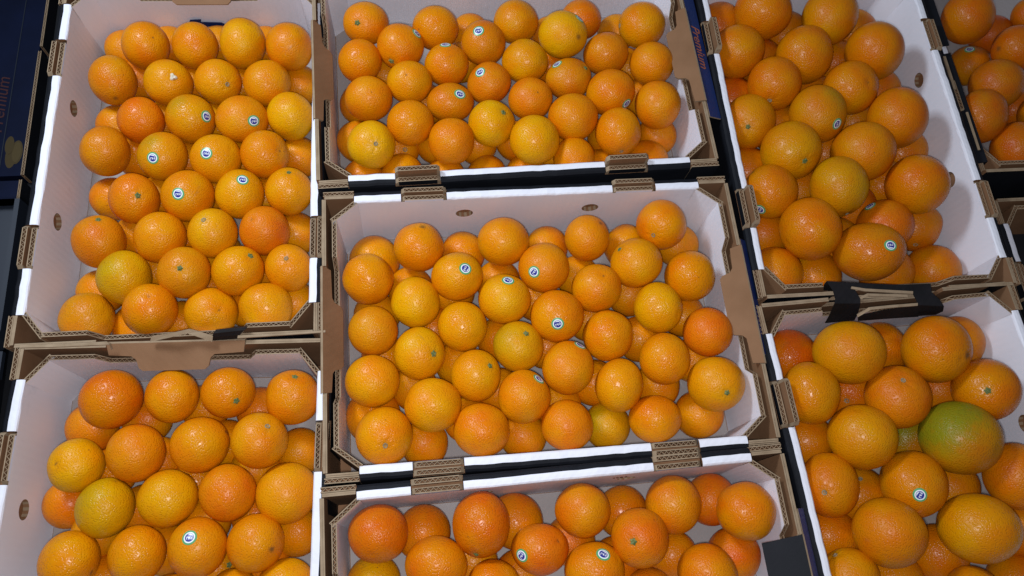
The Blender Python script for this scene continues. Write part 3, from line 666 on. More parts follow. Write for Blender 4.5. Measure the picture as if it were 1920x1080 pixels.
FRUIT = [
('L',1,-57.84,50.23,-5.26,3.592,0.972,1.029,'o',[('p',0.615,-0.186,0.766)],'bright orange, first from left in row one, upper left crate'),
('L',1,-50.32,50.05,-5.39,3.559,0.976,1.024,'o',[],'bright orange, second from left in row one, upper left crate'),
('L',1,-42.86,49.96,-4.93,3.749,0.943,1.061,'y',[],'golden orange, third from left in row one, upper left crate'),
('L',1,-35.63,49.13,-4.91,3.709,0.996,1.004,'o',[],'bright orange, fourth from left in row one, upper left crate'),
('L',2,-62.24,43.86,-5.39,3.56,0.958,1.044,'d',[('b',0.234,-0.961,0.147)],'dull orange with brown blemish, first from left in row two, upper left crate'),
('L',2,-53.94,43.23,-5.4,3.556,1.007,0.993,'y',[('w',0.475,-0.282,0.834)],'golden orange with pale torn stem, second from left in row two, upper left crate'),
('L',2,-46.5,43.22,-5.55,3.496,1.005,0.995,'y',[('n',0.569,-0.558,0.604)],'golden orange with stem scar, third from left in row two, upper left crate'),
('L',2,-39.08,42.8,-5.64,3.595,1.005,0.996,'o',[],'bright orange, fourth from left in row two, upper left crate'),
('L',3,-57.62,36.67,-5.57,3.441,0.977,1.024,'r',[],'reddish orange, first from left in row three, upper left crate'),
('L',3,-50.13,36.28,-5.05,3.695,0.982,1.019,'gl',[('s',0.794,-0.251,0.553,185)],'greenish tinged orange with round sticker, second from left in row three, upper left crate'),
('L',3,-42.53,35.94,-5.04,3.767,1.039,0.962,'o',[('s',0.595,-0.49,0.636,195)],'bright orange with round sticker, third from left in row three, upper left crate'),
('L',3,-35.43,36.79,-5.84,3.705,0.993,1.007,'Y',[],'bright yellow orange, fourth from left in row three, upper left crate'),
('L',4,-62.29,31.32,-5.38,3.556,0.973,1.028,'d',[],'dull orange, first from left in row four, upper left crate'),
('L',4,-53.89,30.02,-5.18,3.557,0.991,1.009,'gl',[('s',-0.099,-0.541,0.835,190)],'greenish tinged orange with round sticker, second from left in row four, upper left crate'),
('L',4,-46.12,29.29,-5.09,3.684,1,1,'y',[('s',-0.114,-0.299,0.947,180)],'golden orange with round sticker, third from left in row four, upper left crate'),
('L',4,-39.01,29.7,-5.18,3.598,0.998,1.002,'o',[('p',0.768,-0.192,0.611)],'bright orange, fourth from left in row four, upper left crate'),
('L',5,-57.53,23.3,-5.46,3.495,0.967,1.035,'r',[('g',0.472,-0.302,0.828)],'reddish orange with green stem, first from left in row five, upper left crate'),
('L',5,-49.77,23.05,-4.88,3.747,0.992,1.008,'o',[('s',-0.078,-0.368,0.926,190)],'bright orange with round sticker, second from left in row five, upper left crate'),
('L',5,-42.48,23.24,-5.26,3.567,0.989,1.012,'y',[('s',0.317,0.169,0.933,190)],'golden orange with round sticker, third from left in row five, upper left crate'),
('L',5,-35.5,23.56,-5.59,3.483,0.984,1.016,'y',[('g',0.159,0.443,0.882)],'golden orange with green stem, fourth from left in row five, upper left crate'),
('L',6,-62.07,16.94,-5.96,3.641,0.954,1.049,'d',[('g',0.235,0.558,0.796)],'dull orange with green stem, first from left in row six, upper left crate'),
('L',6,-53.39,16.73,-5.22,3.621,0.98,1.021,'o',[],'bright orange, second from left in row six, upper left crate'),
('L',6,-45.9,16.79,-4.72,3.533,0.98,1.021,'y',[('n',-0.122,0.124,0.985)],'golden orange with stem scar, third from left in row six, upper left crate'),
('L',6,-38.83,17.09,-5.35,3.606,0.994,1.006,'r',[('p',-0.317,0.107,0.942)],'reddish orange, fourth from left in row six, upper left crate'),
('L',7,-58.11,11.11,-5.83,3.721,0.974,1.027,'Yg',[],'yellow green orange, first from left in row seven, upper left crate'),
('L',7,-49.57,10.91,-4.67,3.603,0.991,1.009,'d',[('g',0.133,-0.206,0.969)],'dull orange with green stem, second from left in row seven, upper left crate'),
('L',7,-42.39,10.98,-5.28,3.619,1.003,0.997,'y',[('g',0.634,0.34,0.695)],'golden orange with green stem, third from left in row seven, upper left crate'),
('L',7,-35.41,11.3,-5.89,3.327,0.979,1.021,'o',[('n',0.058,0.049,0.997)],'bright orange with stem scar, fourth from left in row seven, upper left crate'),
('L',8,-63.16,5.72,-7.23,3.607,0.98,1.02,'d',[],'dull orange, first from left in row eight, upper left crate'),
('L',8,-53.9,5.71,-4.97,3.645,0.988,1.013,'o',[('p',0.245,0.211,0.946)],'bright orange, second from left in row eight, upper left crate'),
('L',8,-46.3,5.47,-6.88,3.557,1.008,0.992,'y',[('p',0.56,-0.178,0.809)],'golden orange, third from left in row eight, upper left crate'),
('L',8,-38.54,5.45,-6.13,3.64,1.009,0.991,'y',[],'golden orange, fourth from left in row eight, upper left crate'),
('L',0,-63.14,53.91,-11.13,3.343,1,1,'o',[],'partly hidden orange left of the first one in row one, upper left crate'),
('L',0,-60.34,48.02,-11.13,3.343,1,1,'o',[],'partly hidden orange right of the first one in row two, upper left crate'),
('L',0,-63.25,39.31,-11.13,3.343,1,1,'o',[],'partly hidden orange above the first one in row four, upper left crate'),
('L',0,-59.49,33.41,-11.13,3.343,1,1,'o',[],'partly hidden orange left of the second one in row four, upper left crate'),
('L',0,-62.9,26.43,-11.13,3.343,1,1,'o',[],'partly hidden orange left of the first one in row five, upper left crate'),
('L',0,-58.69,19.81,-11.13,3.343,1,1,'o',[],'partly hidden orange right of the first one in row six, upper left crate'),
('L',0,-63.35,11.13,-11.13,3.343,1,1,'o',[],'partly hidden orange left of the first one in row seven, upper left crate'),
('L',0,-57.85,5.46,-11.13,3.343,1,1,'o',[],'partly hidden orange lower left of the second one in row eight, upper left crate'),
('L',0,-51.42,5.46,-11.13,3.343,1,1,'o',[],'partly hidden orange right of the second one in row eight, upper left crate'),
('L',0,-35.01,46.14,-11.09,3.377,1,1,'o',[],'partly hidden orange right of the fourth one in row two, upper left crate'),
('L',0,-35.15,32.5,-11.13,3.343,1,1,'o',[],'partly hidden orange right of the fourth one in row four, upper left crate'),
('L',0,-35.33,19.11,-11.13,3.343,1,1,'o',[],'partly hidden orange right of the fourth one in row six, upper left crate'),
('L',0,-35.47,7.69,-11.13,3.343,1,1,'o',[],'partly hidden orange upper right of the fourth one in row eight, upper left crate'),
('L',0,-42.08,7.61,-11.13,3.343,1,1,'o',[],'partly hidden orange left of the fourth one in row eight, upper left crate'),
('L',0,-39.01,13.15,-11.13,3.343,1,1,'o',[],'partly hidden orange left of the fourth one in row seven, upper left crate'),
('L',0,-47.72,10.48,-11.13,3.343,1,1,'o',[],'partly hidden orange right of the second one in row seven, upper left crate'),
('L',0,-55.45,14.21,-11.13,3.343,1,1,'o',[],'partly hidden orange right of the first one in row seven, upper left crate'),
('L',0,-46.87,16.66,-11.13,3.343,1,1,'o',[],'partly hidden orange below the third one in row six, upper left crate'),
('L',0,-56.23,54.57,-11.13,3.343,1,1,'o',[],'partly hidden orange right of the first one in row one, upper left crate'),
('L',0,-48.31,54.52,-11.13,3.343,1,1,'o',[],'partly hidden orange upper right of the second one in row one, upper left crate'),
('L',0,-40.57,54.19,-11.13,3.343,1,1,'o',[],'partly hidden orange right of the third one in row one, upper left crate'),
('L',0,-52.1,46.93,-11.13,3.343,1,1,'o',[],'partly hidden orange right of the second one in row two, upper left crate'),
('L',0,-44.14,46.52,-11.13,3.343,1,1,'o',[],'partly hidden orange right of the third one in row two, upper left crate'),
('L',0,-48.11,39.49,-11.13,3.343,1,1,'o',[],'partly hidden orange right of the second one in row three, upper left crate'),
('L',0,-40,39.02,-11.13,3.343,1,1,'o',[],'partly hidden orange right of the third one in row three, upper left crate'),
('L',0,-55.98,39.84,-11.13,3.343,1,1,'o',[],'partly hidden orange right of the first one in row three, upper left crate'),
('L',0,-52.11,32.55,-11.13,3.343,1,1,'o',[],'partly hidden orange right of the second one in row four, upper left crate'),
('L',0,-44.25,32.45,-11.13,3.343,1,1,'o',[],'partly hidden orange left of the fourth one in row four, upper left crate'),
('L',0,-55.92,26.4,-11.13,3.343,1,1,'o',[],'partly hidden orange right of the first one in row five, upper left crate'),
('L',0,-47.85,26.57,-11.13,3.343,1,1,'o',[],'partly hidden orange left of the third one in row five, upper left crate'),
('L',0,-40.22,25.65,-11.13,3.343,1,1,'o',[],'partly hidden orange right of the third one in row five, upper left crate'),
('L',0,-52.27,19.78,-11.13,3.343,1,1,'o',[],'partly hidden orange right of the second one in row six, upper left crate'),
('T',1,-23.28,52.23,-3.4,3.46,1.045,0.957,'o',[('g',-0.304,-0.57,0.763)],'bright orange with green stem, first from left in row one, top middle crate'),
('T',1,-12.04,51.04,-3.4,3.624,1.034,0.967,'o',[('p',-0.777,-0.414,0.474)],'bright orange, second from left in row one, top middle crate'),
('T',1,1.05,51.72,-3.1,3.58,1.021,0.979,'o',[],'bright orange, third from left in row one, top middle crate'),
('T',1,12.31,53.05,-4.37,3.334,1.028,0.973,'r',[],'reddish orange, fourth from left in row one, top middle crate'),
('T',1,22.05,50.34,-2.68,3.741,0.998,1.002,'y',[('n',-0.999,-0.019,0.029)],'golden orange with stem scar, fifth from left in row one, top middle crate'),
('T',2,-17.85,47.15,-2.87,3.637,1.02,0.981,'o',[('s',0.737,0.212,0.641,240),('g',-0.423,-0.896,0.133)],'bright orange with round sticker, first from left in row two, top middle crate'),
('T',2,-4.6,47.47,-2.89,3.559,1.025,0.976,'d',[('s',-0.259,-0.05,0.964,200)],'dull orange with round sticker, second from left in row two, top middle crate'),
('T',2,8.33,47.98,-1.77,3.843,1.026,0.975,'Y',[('b',0.461,-0.612,0.642),('s',0.629,0.275,0.727,60)],'bright yellow orange with round sticker, third from left in row two, top middle crate'),
('T',2,15.34,45.15,-3.12,3.571,1.027,0.974,'d',[],'dull orange, fourth from left in row two, top middle crate'),
('T',2,22.57,42.73,-2.74,3.522,1.021,0.98,'o',[],'bright orange, fifth from left in row two, top middle crate'),
('T',3,-24.35,44.95,-3.45,3.439,1.012,0.988,'o',[],'bright orange, first from left in row three, top middle crate'),
('T',3,-10.79,43.86,-3.37,3.472,1.027,0.974,'o',[('s',-0.015,0.497,0.867,170)],'bright orange with round sticker, second from left in row three, top middle crate'),
('T',3,1.88,43.98,-3.08,3.588,1.038,0.964,'y',[],'golden orange, third from left in row three, top middle crate'),
('T',3,8.65,40.59,-3.36,3.475,1.067,0.937,'d',[('g',0.612,0.133,0.78),('s',-0.577,0.416,0.703,200)],'dull orange with round sticker, fourth from left in row three, top middle crate'),
('T',4,-16.74,40.39,-2.92,3.408,1.021,0.979,'y',[('p',-0.114,-0.24,0.964)],'golden orange, first from left in row four, top middle crate'),
('T',4,-4.22,40.28,-3.57,3.393,1.034,0.967,'r',[('s',-0.455,0.047,0.889,200)],'reddish orange with round sticker, second from left in row four, top middle crate'),
('T',4,2.09,37.13,-3.49,3.428,1.044,0.958,'o',[('p',0.223,-0.262,0.939)],'bright orange, third from left in row four, top middle crate'),
('T',4,14.97,37.33,-2.59,3.778,1.042,0.96,'o',[('s',0.512,-0.805,0.298,60)],'bright orange with round sticker, fourth from left in row four, top middle crate'),
('T',4,22.24,34.7,-2.46,3.72,0.987,1.013,'o',[],'bright orange, fifth from left in row four, top middle crate'),
('T',5,-23.17,37.75,-3.11,3.55,1.007,0.993,'o',[],'bright orange, first from left in row five, top middle crate'),
('T',5,-10.55,37.01,-3.67,3.354,1.103,0.906,'d',[('s',0.39,-0.107,0.914,190)],'dull orange with round sticker, second from left in row five, top middle crate'),
('T',5,8.38,33.1,-2.68,3.791,1.025,0.975,'o',[],'bright orange, third from left in row five, top middle crate'),
('T',6,-16.94,32.91,-2.76,3.513,1.014,0.986,'o',[],'bright orange, first from left in row six, top middle crate'),
('T',6,-4.48,32.31,-2.59,3.581,1.011,0.989,'Y',[('g',0.471,0.01,0.882)],'bright yellow orange with green stem, second from left in row six, top middle crate'),
('T',6,15.21,30.05,-2.72,3.658,0.979,1.022,'o',[('n',-0.012,-0.99,0.143)],'bright orange with stem scar, third from left in row six, top middle crate'),
('T',7,-22.87,29.37,-2.84,3.586,0.993,1.007,'Y',[('n',0.239,-0.456,0.857)],'bright yellow orange with stem scar, first from left in row seven, top middle crate'),
('T',7,-10.86,29.69,-3.05,3.537,0.996,1.004,'o',[],'bright orange, second from left in row seven, top middle crate'),
('T',7,1.89,29.09,-2.45,3.774,1.006,0.994,'Y',[],'bright yellow orange, third from left in row seven, top middle crate'),
('T',0,-6.05,54.3,-8.91,3.322,1,1,'o',[],'partly hidden orange upper left of the second one in row two, top middle crate'),
('T',0,7.63,53.4,-8.87,3.358,1,1,'o',[],'partly hidden orange right of the third one in row one, top middle crate'),
('T',0,19.49,53.71,-8.91,3.322,1,1,'o',[],'partly hidden orange right of the fourth one in row one, top middle crate'),
('T',0,-24.88,40.63,-8.91,3.322,1,1,'o',[],'partly hidden orange left of the first one in row five, top middle crate'),
('T',0,-25.4,33.69,-8.88,3.348,1,1,'o',[],'partly hidden orange left of the first one in row seven, top middle crate'),
('T',0,-24.69,26.89,-8.91,3.322,1,1,'o',[],'partly hidden orange lower left of the first one in row seven, top middle crate'),
('T',0,-19.15,32.07,-8.91,3.322,1,1,'o',[('n',0.357,-0.498,0.791)],'partly hidden orange below the first one in row six, top middle crate'),
('T',0,-18.55,26.34,-6.99,3.322,1,1,'o',[],'partly hidden orange lower right of the first one in row seven, top middle crate'),
('T',0,-12.92,32.73,-8.91,3.322,1,1,'o',[],'partly hidden orange left of the second one in row seven, top middle crate'),
('T',0,-11.99,26.48,-8.91,3.322,1,1,'o',[],'partly hidden orange below the second one in row seven, top middle crate'),
('T',0,-6.53,32.48,-8.91,3.322,1,1,'o',[],'partly hidden orange lower left of the second one in row six, top middle crate'),
('T',0,-5.36,26.61,-8.91,3.322,1,1,'o',[],'partly hidden orange below the second one in row six, top middle crate'),
('T',0,-0.12,32.79,-8.91,3.322,1,1,'o',[],'partly hidden orange lower right of the second one in row six, top middle crate'),
('T',0,1.05,26.74,-8.91,3.322,1,1,'o',[],'partly hidden orange lower left of the third one in row seven, top middle crate'),
('T',0,6.11,30.68,-8.91,3.322,1,1,'o',[],'partly hidden orange lower right of the third one in row seven, top middle crate'),
('T',0,8.13,26.88,-4.86,3.322,1,1,'o',[],'partly hidden orange below the third one in row five, top middle crate'),
('T',0,15.09,32.85,-8.91,3.322,1,1,'o',[],'partly hidden orange left of the third one in row six, top middle crate'),
('T',0,13.02,26.97,-8.91,3.322,1,1,'o',[],'partly hidden orange lower left of the third one in row six, top middle crate'),
('T',0,23.47,32.8,-8.91,3.322,1,1,'o',[],'partly hidden orange below the fifth one in row four, top middle crate'),
('T',0,20.63,27.3,-7.5,3.498,1,1,'o',[],'partly hidden orange lower right of the third one in row six, top middle crate'),
('T',0,-20.74,46.14,-8.91,3.322,1,1,'o',[],'partly hidden orange lower right of the first one in row three, top middle crate'),
('T',0,20.71,46.58,-8.91,3.322,1,1,'o',[],'partly hidden orange left of the fifth one in row two, top middle crate'),
('T',0,22.07,40.45,-8.91,3.322,1,1,'o',[],'partly hidden orange right of the fourth one in row four, top middle crate'),
('T',0,7.05,46.95,-8.63,3.322,1,1,'o',[],'partly hidden orange right of the third one in row three, top middle crate'),
('T',0,-7.85,48.21,-8.69,3.322,1,1,'o',[],'partly hidden orange right of the second one in row three, top middle crate'),
('T',0,-14.1,40.24,-8.91,3.322,1,1,'o',[],'partly hidden orange left of the second one in row five, top middle crate'),
('C',1,-16.62,12.48,-3.45,3.588,0.983,1.018,'o',[('b',0.206,0.481,0.852)],'bright orange with brown blemish, first from left in row one, centre crate'),
('C',1,-4.28,12.64,-3.24,3.675,1.048,0.954,'o',[],'bright orange, second from left in row one, centre crate'),
('C',1,8.32,12.85,-3.9,3.41,0.983,1.017,'o',[('b',0.539,0.342,0.77)],'bright orange with brown blemish, third from left in row one, centre crate'),
('C',1,19.69,14.08,-3.08,3.73,1,1,'o',[('n',-0.576,-0.666,0.473)],'bright orange with stem scar, fourth from left in row one, centre crate'),
('C',2,-23.96,7.9,-3.37,3.619,1.005,0.995,'o',[],'bright orange, first from left in row two, centre crate'),
('C',2,-11.37,7.37,-2.59,3.571,1.024,0.977,'y',[('s',0.286,-0.06,0.956,80)],'golden orange with round sticker, second from left in row two, centre crate'),
('C',2,1.24,8.14,-3.02,3.63,1.007,0.993,'o',[('s',-0.54,-0.433,0.722,250)],'bright orange with round sticker, third from left in row two, centre crate'),
('C',2,14.92,8.07,-2.88,3.72,1.018,0.982,'y',[('g',-0.732,0.474,0.488)],'golden orange with green stem, fourth from left in row two, centre crate'),
('C',2,22.65,5.67,-3.27,3.657,0.997,1.003,'o',[],'bright orange, fifth from left in row two, centre crate'),
('C',3,-17.44,4.05,-3.35,3.527,0.986,1.015,'Y',[],'bright yellow orange, first from left in row three, centre crate'),
('C',3,-4.89,3.72,-3.16,3.702,1.024,0.976,'y',[('s',0.11,0.471,0.875,160)],'golden orange with round sticker, second from left in row three, centre crate'),
('C',3,8.55,4.57,-3.15,3.562,1.019,0.982,'o',[('p',0.127,0.188,0.974)],'bright orange, third from left in row three, centre crate'),
('C',3,17.16,1.08,-3.14,3.611,0.977,1.023,'y',[],'golden orange, fourth from left in row three, centre crate'),
('C',4,-23.46,0.21,-3.19,3.428,0.986,1.015,'d',[],'dull orange, first from left in row four, centre crate'),
('C',4,-11.12,0.19,-3.64,3.511,0.993,1.008,'y',[],'golden orange, second from left in row four, centre crate'),
('C',4,2.31,0.72,-2.96,3.748,1.006,0.994,'o',[('s',-0.148,-0.568,0.81,205)],'bright orange with round sticker, third from left in row four, centre crate'),
('C',4,9.36,-2.48,-3.47,3.579,1.001,0.999,'o',[],'bright orange, fourth from left in row four, centre crate'),
('C',4,23.8,-3.03,-3.14,3.509,0.999,1.001,'r',[],'reddish orange, fifth from left in row four, centre crate'),
('C',5,-17.24,-3.39,-3.51,3.541,0.981,1.019,'y',[('g',0.598,-0.253,0.761)],'golden orange with green stem, first from left in row five, centre crate'),
('C',5,-3.57,-3.21,-3.55,3.498,0.994,1.006,'Yg',[('g',0.288,0.256,0.923)],'yellow green orange with green stem, second from left in row five, centre crate'),
('C',5,3.06,-6.86,-3.2,3.684,1.002,0.998,'o',[('s',0.46,0.705,0.54,160)],'bright orange with round sticker, third from left in row five, centre crate'),
('C',5,16.84,-6.54,-3.02,3.535,0.992,1.008,'o',[],'bright orange, fourth from left in row five, centre crate'),
('C',6,-23.66,-7.02,-2.66,3.568,1.005,0.995,'y',[],'golden orange, first from left in row six, centre crate'),
('C',6,-9.72,-6.95,-3.69,3.491,0.992,1.008,'y',[('g',0.547,0.15,0.824)],'golden orange with green stem, second from left in row six, centre crate'),
('C',6,-3.43,-10.44,-3.34,3.628,0.995,1.005,'o',[('s',0.574,0.521,0.632,130)],'bright orange with round sticker, third from left in row six, centre crate'),
('C',6,9.87,-9.84,-3.22,3.52,0.949,1.054,'y',[],'golden orange, fourth from left in row six, centre crate'),
('C',6,23.51,-10.66,-2.69,3.842,1.008,0.992,'y',[('g',0.016,-0.54,0.842)],'golden orange with green stem, fifth from left in row six, centre crate'),
('C',7,-15.79,-10.75,-3.08,3.732,1.01,0.991,'y',[],'golden orange, first from left in row seven, centre crate'),
('C',7,-9.55,-14.53,-3.21,3.642,1.028,0.973,'o',[],'bright orange, second from left in row seven, centre crate'),
('C',7,2.11,-14.69,-3.75,3.478,1.025,0.976,'o',[],'bright orange, third from left in row seven, centre crate'),
('C',7,14.45,-14.63,-4.19,3.414,1.061,0.943,'o',[],'bright orange, fourth from left in row seven, centre crate'),
('C',8,-22.37,-14.43,-2.96,3.754,0.993,1.007,'o',[('n',0.091,-0.485,0.87)],'bright orange with stem scar, first from left in row eight, centre crate'),
('C',0,-23.39,12.9,-8.8,3.799,1,1,'o',[],'partly hidden orange above the first one in row two, centre crate'),
('C',0,-9.99,13.52,-9.2,3.398,1,1,'o',[],'partly hidden orange above the second one in row two, centre crate'),
('C',0,3.03,13.86,-9.25,3.35,1,1,'o',[],'partly hidden orange above the third one in row two, centre crate'),
('C',0,15.52,13.35,-9.13,3.468,1,1,'o',[],'partly hidden orange upper left of the fourth one in row two, centre crate'),
('C',0,23.7,13.17,-9.16,3.444,1,1,'o',[],'partly hidden orange lower right of the fourth one in row one, centre crate'),
('C',0,-18.2,8.3,-9.25,3.35,1,1,'o',[],'partly hidden orange above the first one in row three, centre crate'),
('C',0,-5.01,8.67,-9.25,3.35,1,1,'o',[],'partly hidden orange above the second one in row three, centre crate'),
('C',0,7.33,8.71,-9.25,3.35,1,1,'o',[],'partly hidden orange upper left of the third one in row three, centre crate'),
('C',0,14.85,5.49,-9.25,3.35,1,1,'o',[],'partly hidden orange right of the third one in row three, centre crate'),
('C',0,15.44,-1.72,-9.15,3.448,1,1,'o',[],'partly hidden orange right of the fourth one in row four, centre crate'),
('C',0,-23.31,4.36,-9.25,3.35,1,1,'o',[],'partly hidden orange above the first one in row four, centre crate'),
('C',0,-5.56,-0.38,-9.25,3.35,1,1,'o',[],'partly hidden orange right of the second one in row four, centre crate'),
('C',0,-11.8,-3.72,-9.14,3.35,1,1,'o',[],'partly hidden orange right of the first one in row five, centre crate'),
('C',0,-15.3,1.75,-9.25,3.35,1,1,'o',[],'partly hidden orange lower right of the first one in row three, centre crate'),
('C',0,-22.44,-2.07,-9.25,3.35,1,1,'o',[],'partly hidden orange lower right of the first one in row four, centre crate'),
('C',0,8.27,1.81,-9.25,3.35,1,1,'o',[],'partly hidden orange right of the third one in row four, centre crate'),
('C',0,1.35,-2,-9.25,3.35,1,1,'o',[],'partly hidden orange right of the second one in row five, centre crate'),
('C',0,22.77,1.57,-9.25,3.35,1,1,'o',[],'partly hidden orange right of the fourth one in row three, centre crate'),
('C',0,23.18,-5.55,-9.25,3.35,1,1,'o',[],'partly hidden orange right of the fourth one in row five, centre crate'),
('C',0,-24.18,-10.58,-8.8,3.798,1,1,'o',[],'partly hidden orange below the first one in row six, centre crate'),
('C',0,-17.35,-14.8,-9.25,3.35,1,1,'o',[],'partly hidden orange below the first one in row seven, centre crate'),
('C',0,-11.14,-11.96,-9.25,3.35,1,1,'o',[],'partly hidden orange upper left of the second one in row seven, centre crate'),
('C',0,-3.38,-14.74,-9.25,3.35,1,1,'o',[],'partly hidden orange below the third one in row six, centre crate'),
('C',0,2.07,-10.79,-9.12,3.35,1,1,'o',[],'partly hidden orange below the third one in row five, centre crate'),
('C',0,8.78,-14.26,-9.16,3.35,1,1,'Yg',[],'partly hidden yellow green orange right of the third one in row seven, centre crate'),
('C',0,17.11,-8.9,-9.25,3.35,1,1,'o',[],'partly hidden orange below the fourth one in row five, centre crate'),
('C',0,22.52,-13.67,-9.1,3.501,1,1,'o',[],'partly hidden orange lower left of the fifth one in row six, centre crate'),
('C',0,-18.24,-6.95,-9.11,3.35,1,1,'o',[],'partly hidden orange right of the first one in row six, centre crate'),
('C',0,-6.11,-8.06,-9.25,3.35,1,1,'o',[],'partly hidden orange lower right of the second one in row six, centre crate'),
('C',0,7.75,-7.86,-9.25,3.35,1,1,'o',[],'partly hidden orange left of the fourth one in row six, centre crate'),
('C',0,0.6,5.53,-9.25,3.35,1,1,'o',[],'partly hidden orange right of the second one in row three, centre crate'),
('C',0,-12.01,7.32,-9.25,3.35,1,1,'o',[],'partly hidden orange below the second one in row two, centre crate'),
('B',1,2.65,-25.97,-2.58,3.528,1.019,0.981,'o',[],'bright orange, third from left in row one, bottom middle crate'),
('B',1,14.98,-26.15,-3.41,3.732,0.985,1.016,'o',[],'bright orange, fourth from left in row one, bottom middle crate'),
('B',1,-23.43,-26.61,-2.41,3.657,1.017,0.983,'dr',[],'deep reddish orange, first from left in row one, bottom middle crate'),
('B',1,-10.56,-26.58,-1.95,3.835,0.942,1.062,'dr',[('g',-0.277,-0.901,0.333)],'deep reddish orange with green stem, second from left in row one, bottom middle crate'),
('B',1,23.97,-27.89,-1.7,3.771,0.998,1.002,'o',[],'bright orange, fifth from left in row one, bottom middle crate'),
('B',2,-3.34,-30.13,-2.79,3.372,1.069,0.935,'r',[('s',-0.727,-0.206,0.655,250),('p',0.591,0.221,0.776)],'reddish orange with round sticker, second from left in row two, bottom middle crate'),
('B',2,9.35,-29.94,-1.36,3.657,0.987,1.013,'o',[('g',-0.464,-0.123,0.877)],'bright orange with green stem, fourth from left in row two, bottom middle crate'),
('B',2,-16.42,-30.91,-2.4,3.668,1.029,0.972,'o',[],'bright orange, first from left in row two, bottom middle crate'),
('B',2,3.24,-33.38,-2.49,3.63,1.031,0.97,'o',[('s',0.222,0.535,0.815,170)],'bright orange with round sticker, third from left in row two, bottom middle crate'),
('B',3,-9.51,-33.97,-3.25,3.262,1.04,0.962,'o',[],'bright orange, first from left in row three, bottom middle crate'),
('B',3,17.69,-35,-2.41,3.657,1.018,0.983,'o',[],'bright orange, third from left in row three, bottom middle crate'),
('B',3,10.4,-36.49,-4,3.032,1.03,0.971,'r',[],'reddish orange, second from left in row three, bottom middle crate'),
('B',0,-18.01,-26.66,-8.12,3.617,1,1,'o',[],'partly hidden orange above the first one in row two, bottom middle crate'),
('B',0,-5.58,-26.26,-8.02,3.714,1,1,'o',[],'partly hidden orange right of the second one in row one, bottom middle crate'),
('B',0,9.16,-26.27,-8.21,3.522,1,1,'o',[],'partly hidden orange right of the third one in row one, bottom middle crate'),
('B',0,-24.7,-32.19,-8.29,3.442,1,1,'Y',[],'partly hidden yellow orange below the first one in row one, bottom middle crate'),
('B',0,-11.59,-30.81,-8.42,3.32,1,1,'o',[],'partly hidden orange upper left of the first one in row three, bottom middle crate'),
('B',0,1.64,-29.37,-8.42,3.32,1,1,'o',[],'partly hidden orange right of the second one in row two, bottom middle crate'),
('B',0,21.79,-25.74,-8.16,3.577,1,1,'r',[],'partly hidden reddish orange right of the fourth one in row one, bottom middle crate'),
('B',0,23.61,-33.16,-8.12,3.62,1,1,'r',[],'partly hidden reddish orange upper right of the third one in row three, bottom middle crate'),
('B',0,15.26,-32.49,-8.42,3.32,1,1,'o',[],'partly hidden orange lower right of the fourth one in row two, bottom middle crate'),
('B',0,-5.67,-32.99,-8.42,3.32,1,1,'o',[],'partly hidden orange lower left of the second one in row two, bottom middle crate'),
('B',0,7.42,-32.68,-8.42,3.32,1,1,'o',[],'partly hidden orange upper right of the third one in row two, bottom middle crate'),
('M',1,-57.76,-6.64,-4.55,3.841,0.987,1.013,'dr',[],'deep reddish orange, first from left in row one, lower left crate'),
('M',1,-50.26,-6.65,-5.1,3.52,0.973,1.028,'o',[],'bright orange, second from left in row one, lower left crate'),
('M',1,-43.16,-6.63,-5.51,3.409,1.003,0.997,'o',[('g',0.519,-0.514,0.683)],'bright orange with green stem, third from left in row one, lower left crate'),
('M',1,-34.73,-7.75,-5.76,3.678,0.979,1.021,'o',[('g',0.236,0.579,0.78)],'bright orange with green stem, fourth from left in row one, lower left crate'),
('M',2,-61.54,-14.86,-5.08,3.349,0.974,1.027,'Y',[('p',-0.365,-0.02,0.931)],'bright yellow orange, first from left in row two, lower left crate'),
('M',2,-54.09,-13.94,-4.52,3.582,0.987,1.013,'o',[],'bright orange, second from left in row two, lower left crate'),
('M',2,-46.27,-13.5,-4.66,3.66,1.02,0.98,'o',[('b',0.917,0.376,0.134)],'bright orange with brown blemish, third from left in row two, lower left crate'),
('M',2,-38.65,-13.52,-4.4,3.611,0.981,1.019,'o',[('n',0.474,0.343,0.811)],'bright orange with stem scar, fourth from left in row two, lower left crate'),
('M',3,-57.45,-20.43,-4.94,3.549,0.958,1.044,'Yg',[('p',0.407,0.864,0.296)],'yellow green orange, first from left in row three, lower left crate'),
('M',3,-49.95,-19.9,-4.98,3.608,1.001,0.999,'y',[],'golden orange, second from left in row three, lower left crate'),
('M',3,-42.53,-19.77,-4.9,3.585,0.985,1.015,'r',[],'reddish orange, third from left in row three, lower left crate'),
('M',3,-35.42,-20.29,-6.29,3.942,0.991,1.009,'y',[],'golden orange, fourth from left in row three, lower left crate'),
('M',4,-61.12,-26.47,-5,3.527,0.963,1.038,'y',[('b',0.881,-0.449,0.148)],'golden orange with brown blemish, first from left in row four, lower left crate'),
('M',4,-53.2,-26.49,-4.79,3.441,0.975,1.026,'o',[],'bright orange, second from left in row four, lower left crate'),
('M',4,-45.82,-26.22,-4.43,3.562,0.988,1.012,'o',[('s',-0.006,0.287,0.958,180)],'bright orange with round sticker, third from left in row four, lower left crate'),
('M',4,-38.92,-26.28,-4.95,3.486,0.994,1.006,'o',[('b',0.714,-0.294,0.636)],'bright orange with brown blemish, fourth from left in row four, lower left crate'),
('M',5,-49.88,-31.66,-7.46,2.702,0.992,1.008,'r',[],'reddish orange, first from left in row five, lower left crate'),
('M',5,-41.94,-31.95,-6.79,2.957,1.006,0.994,'y',[],'golden orange, second from left in row five, lower left crate'),
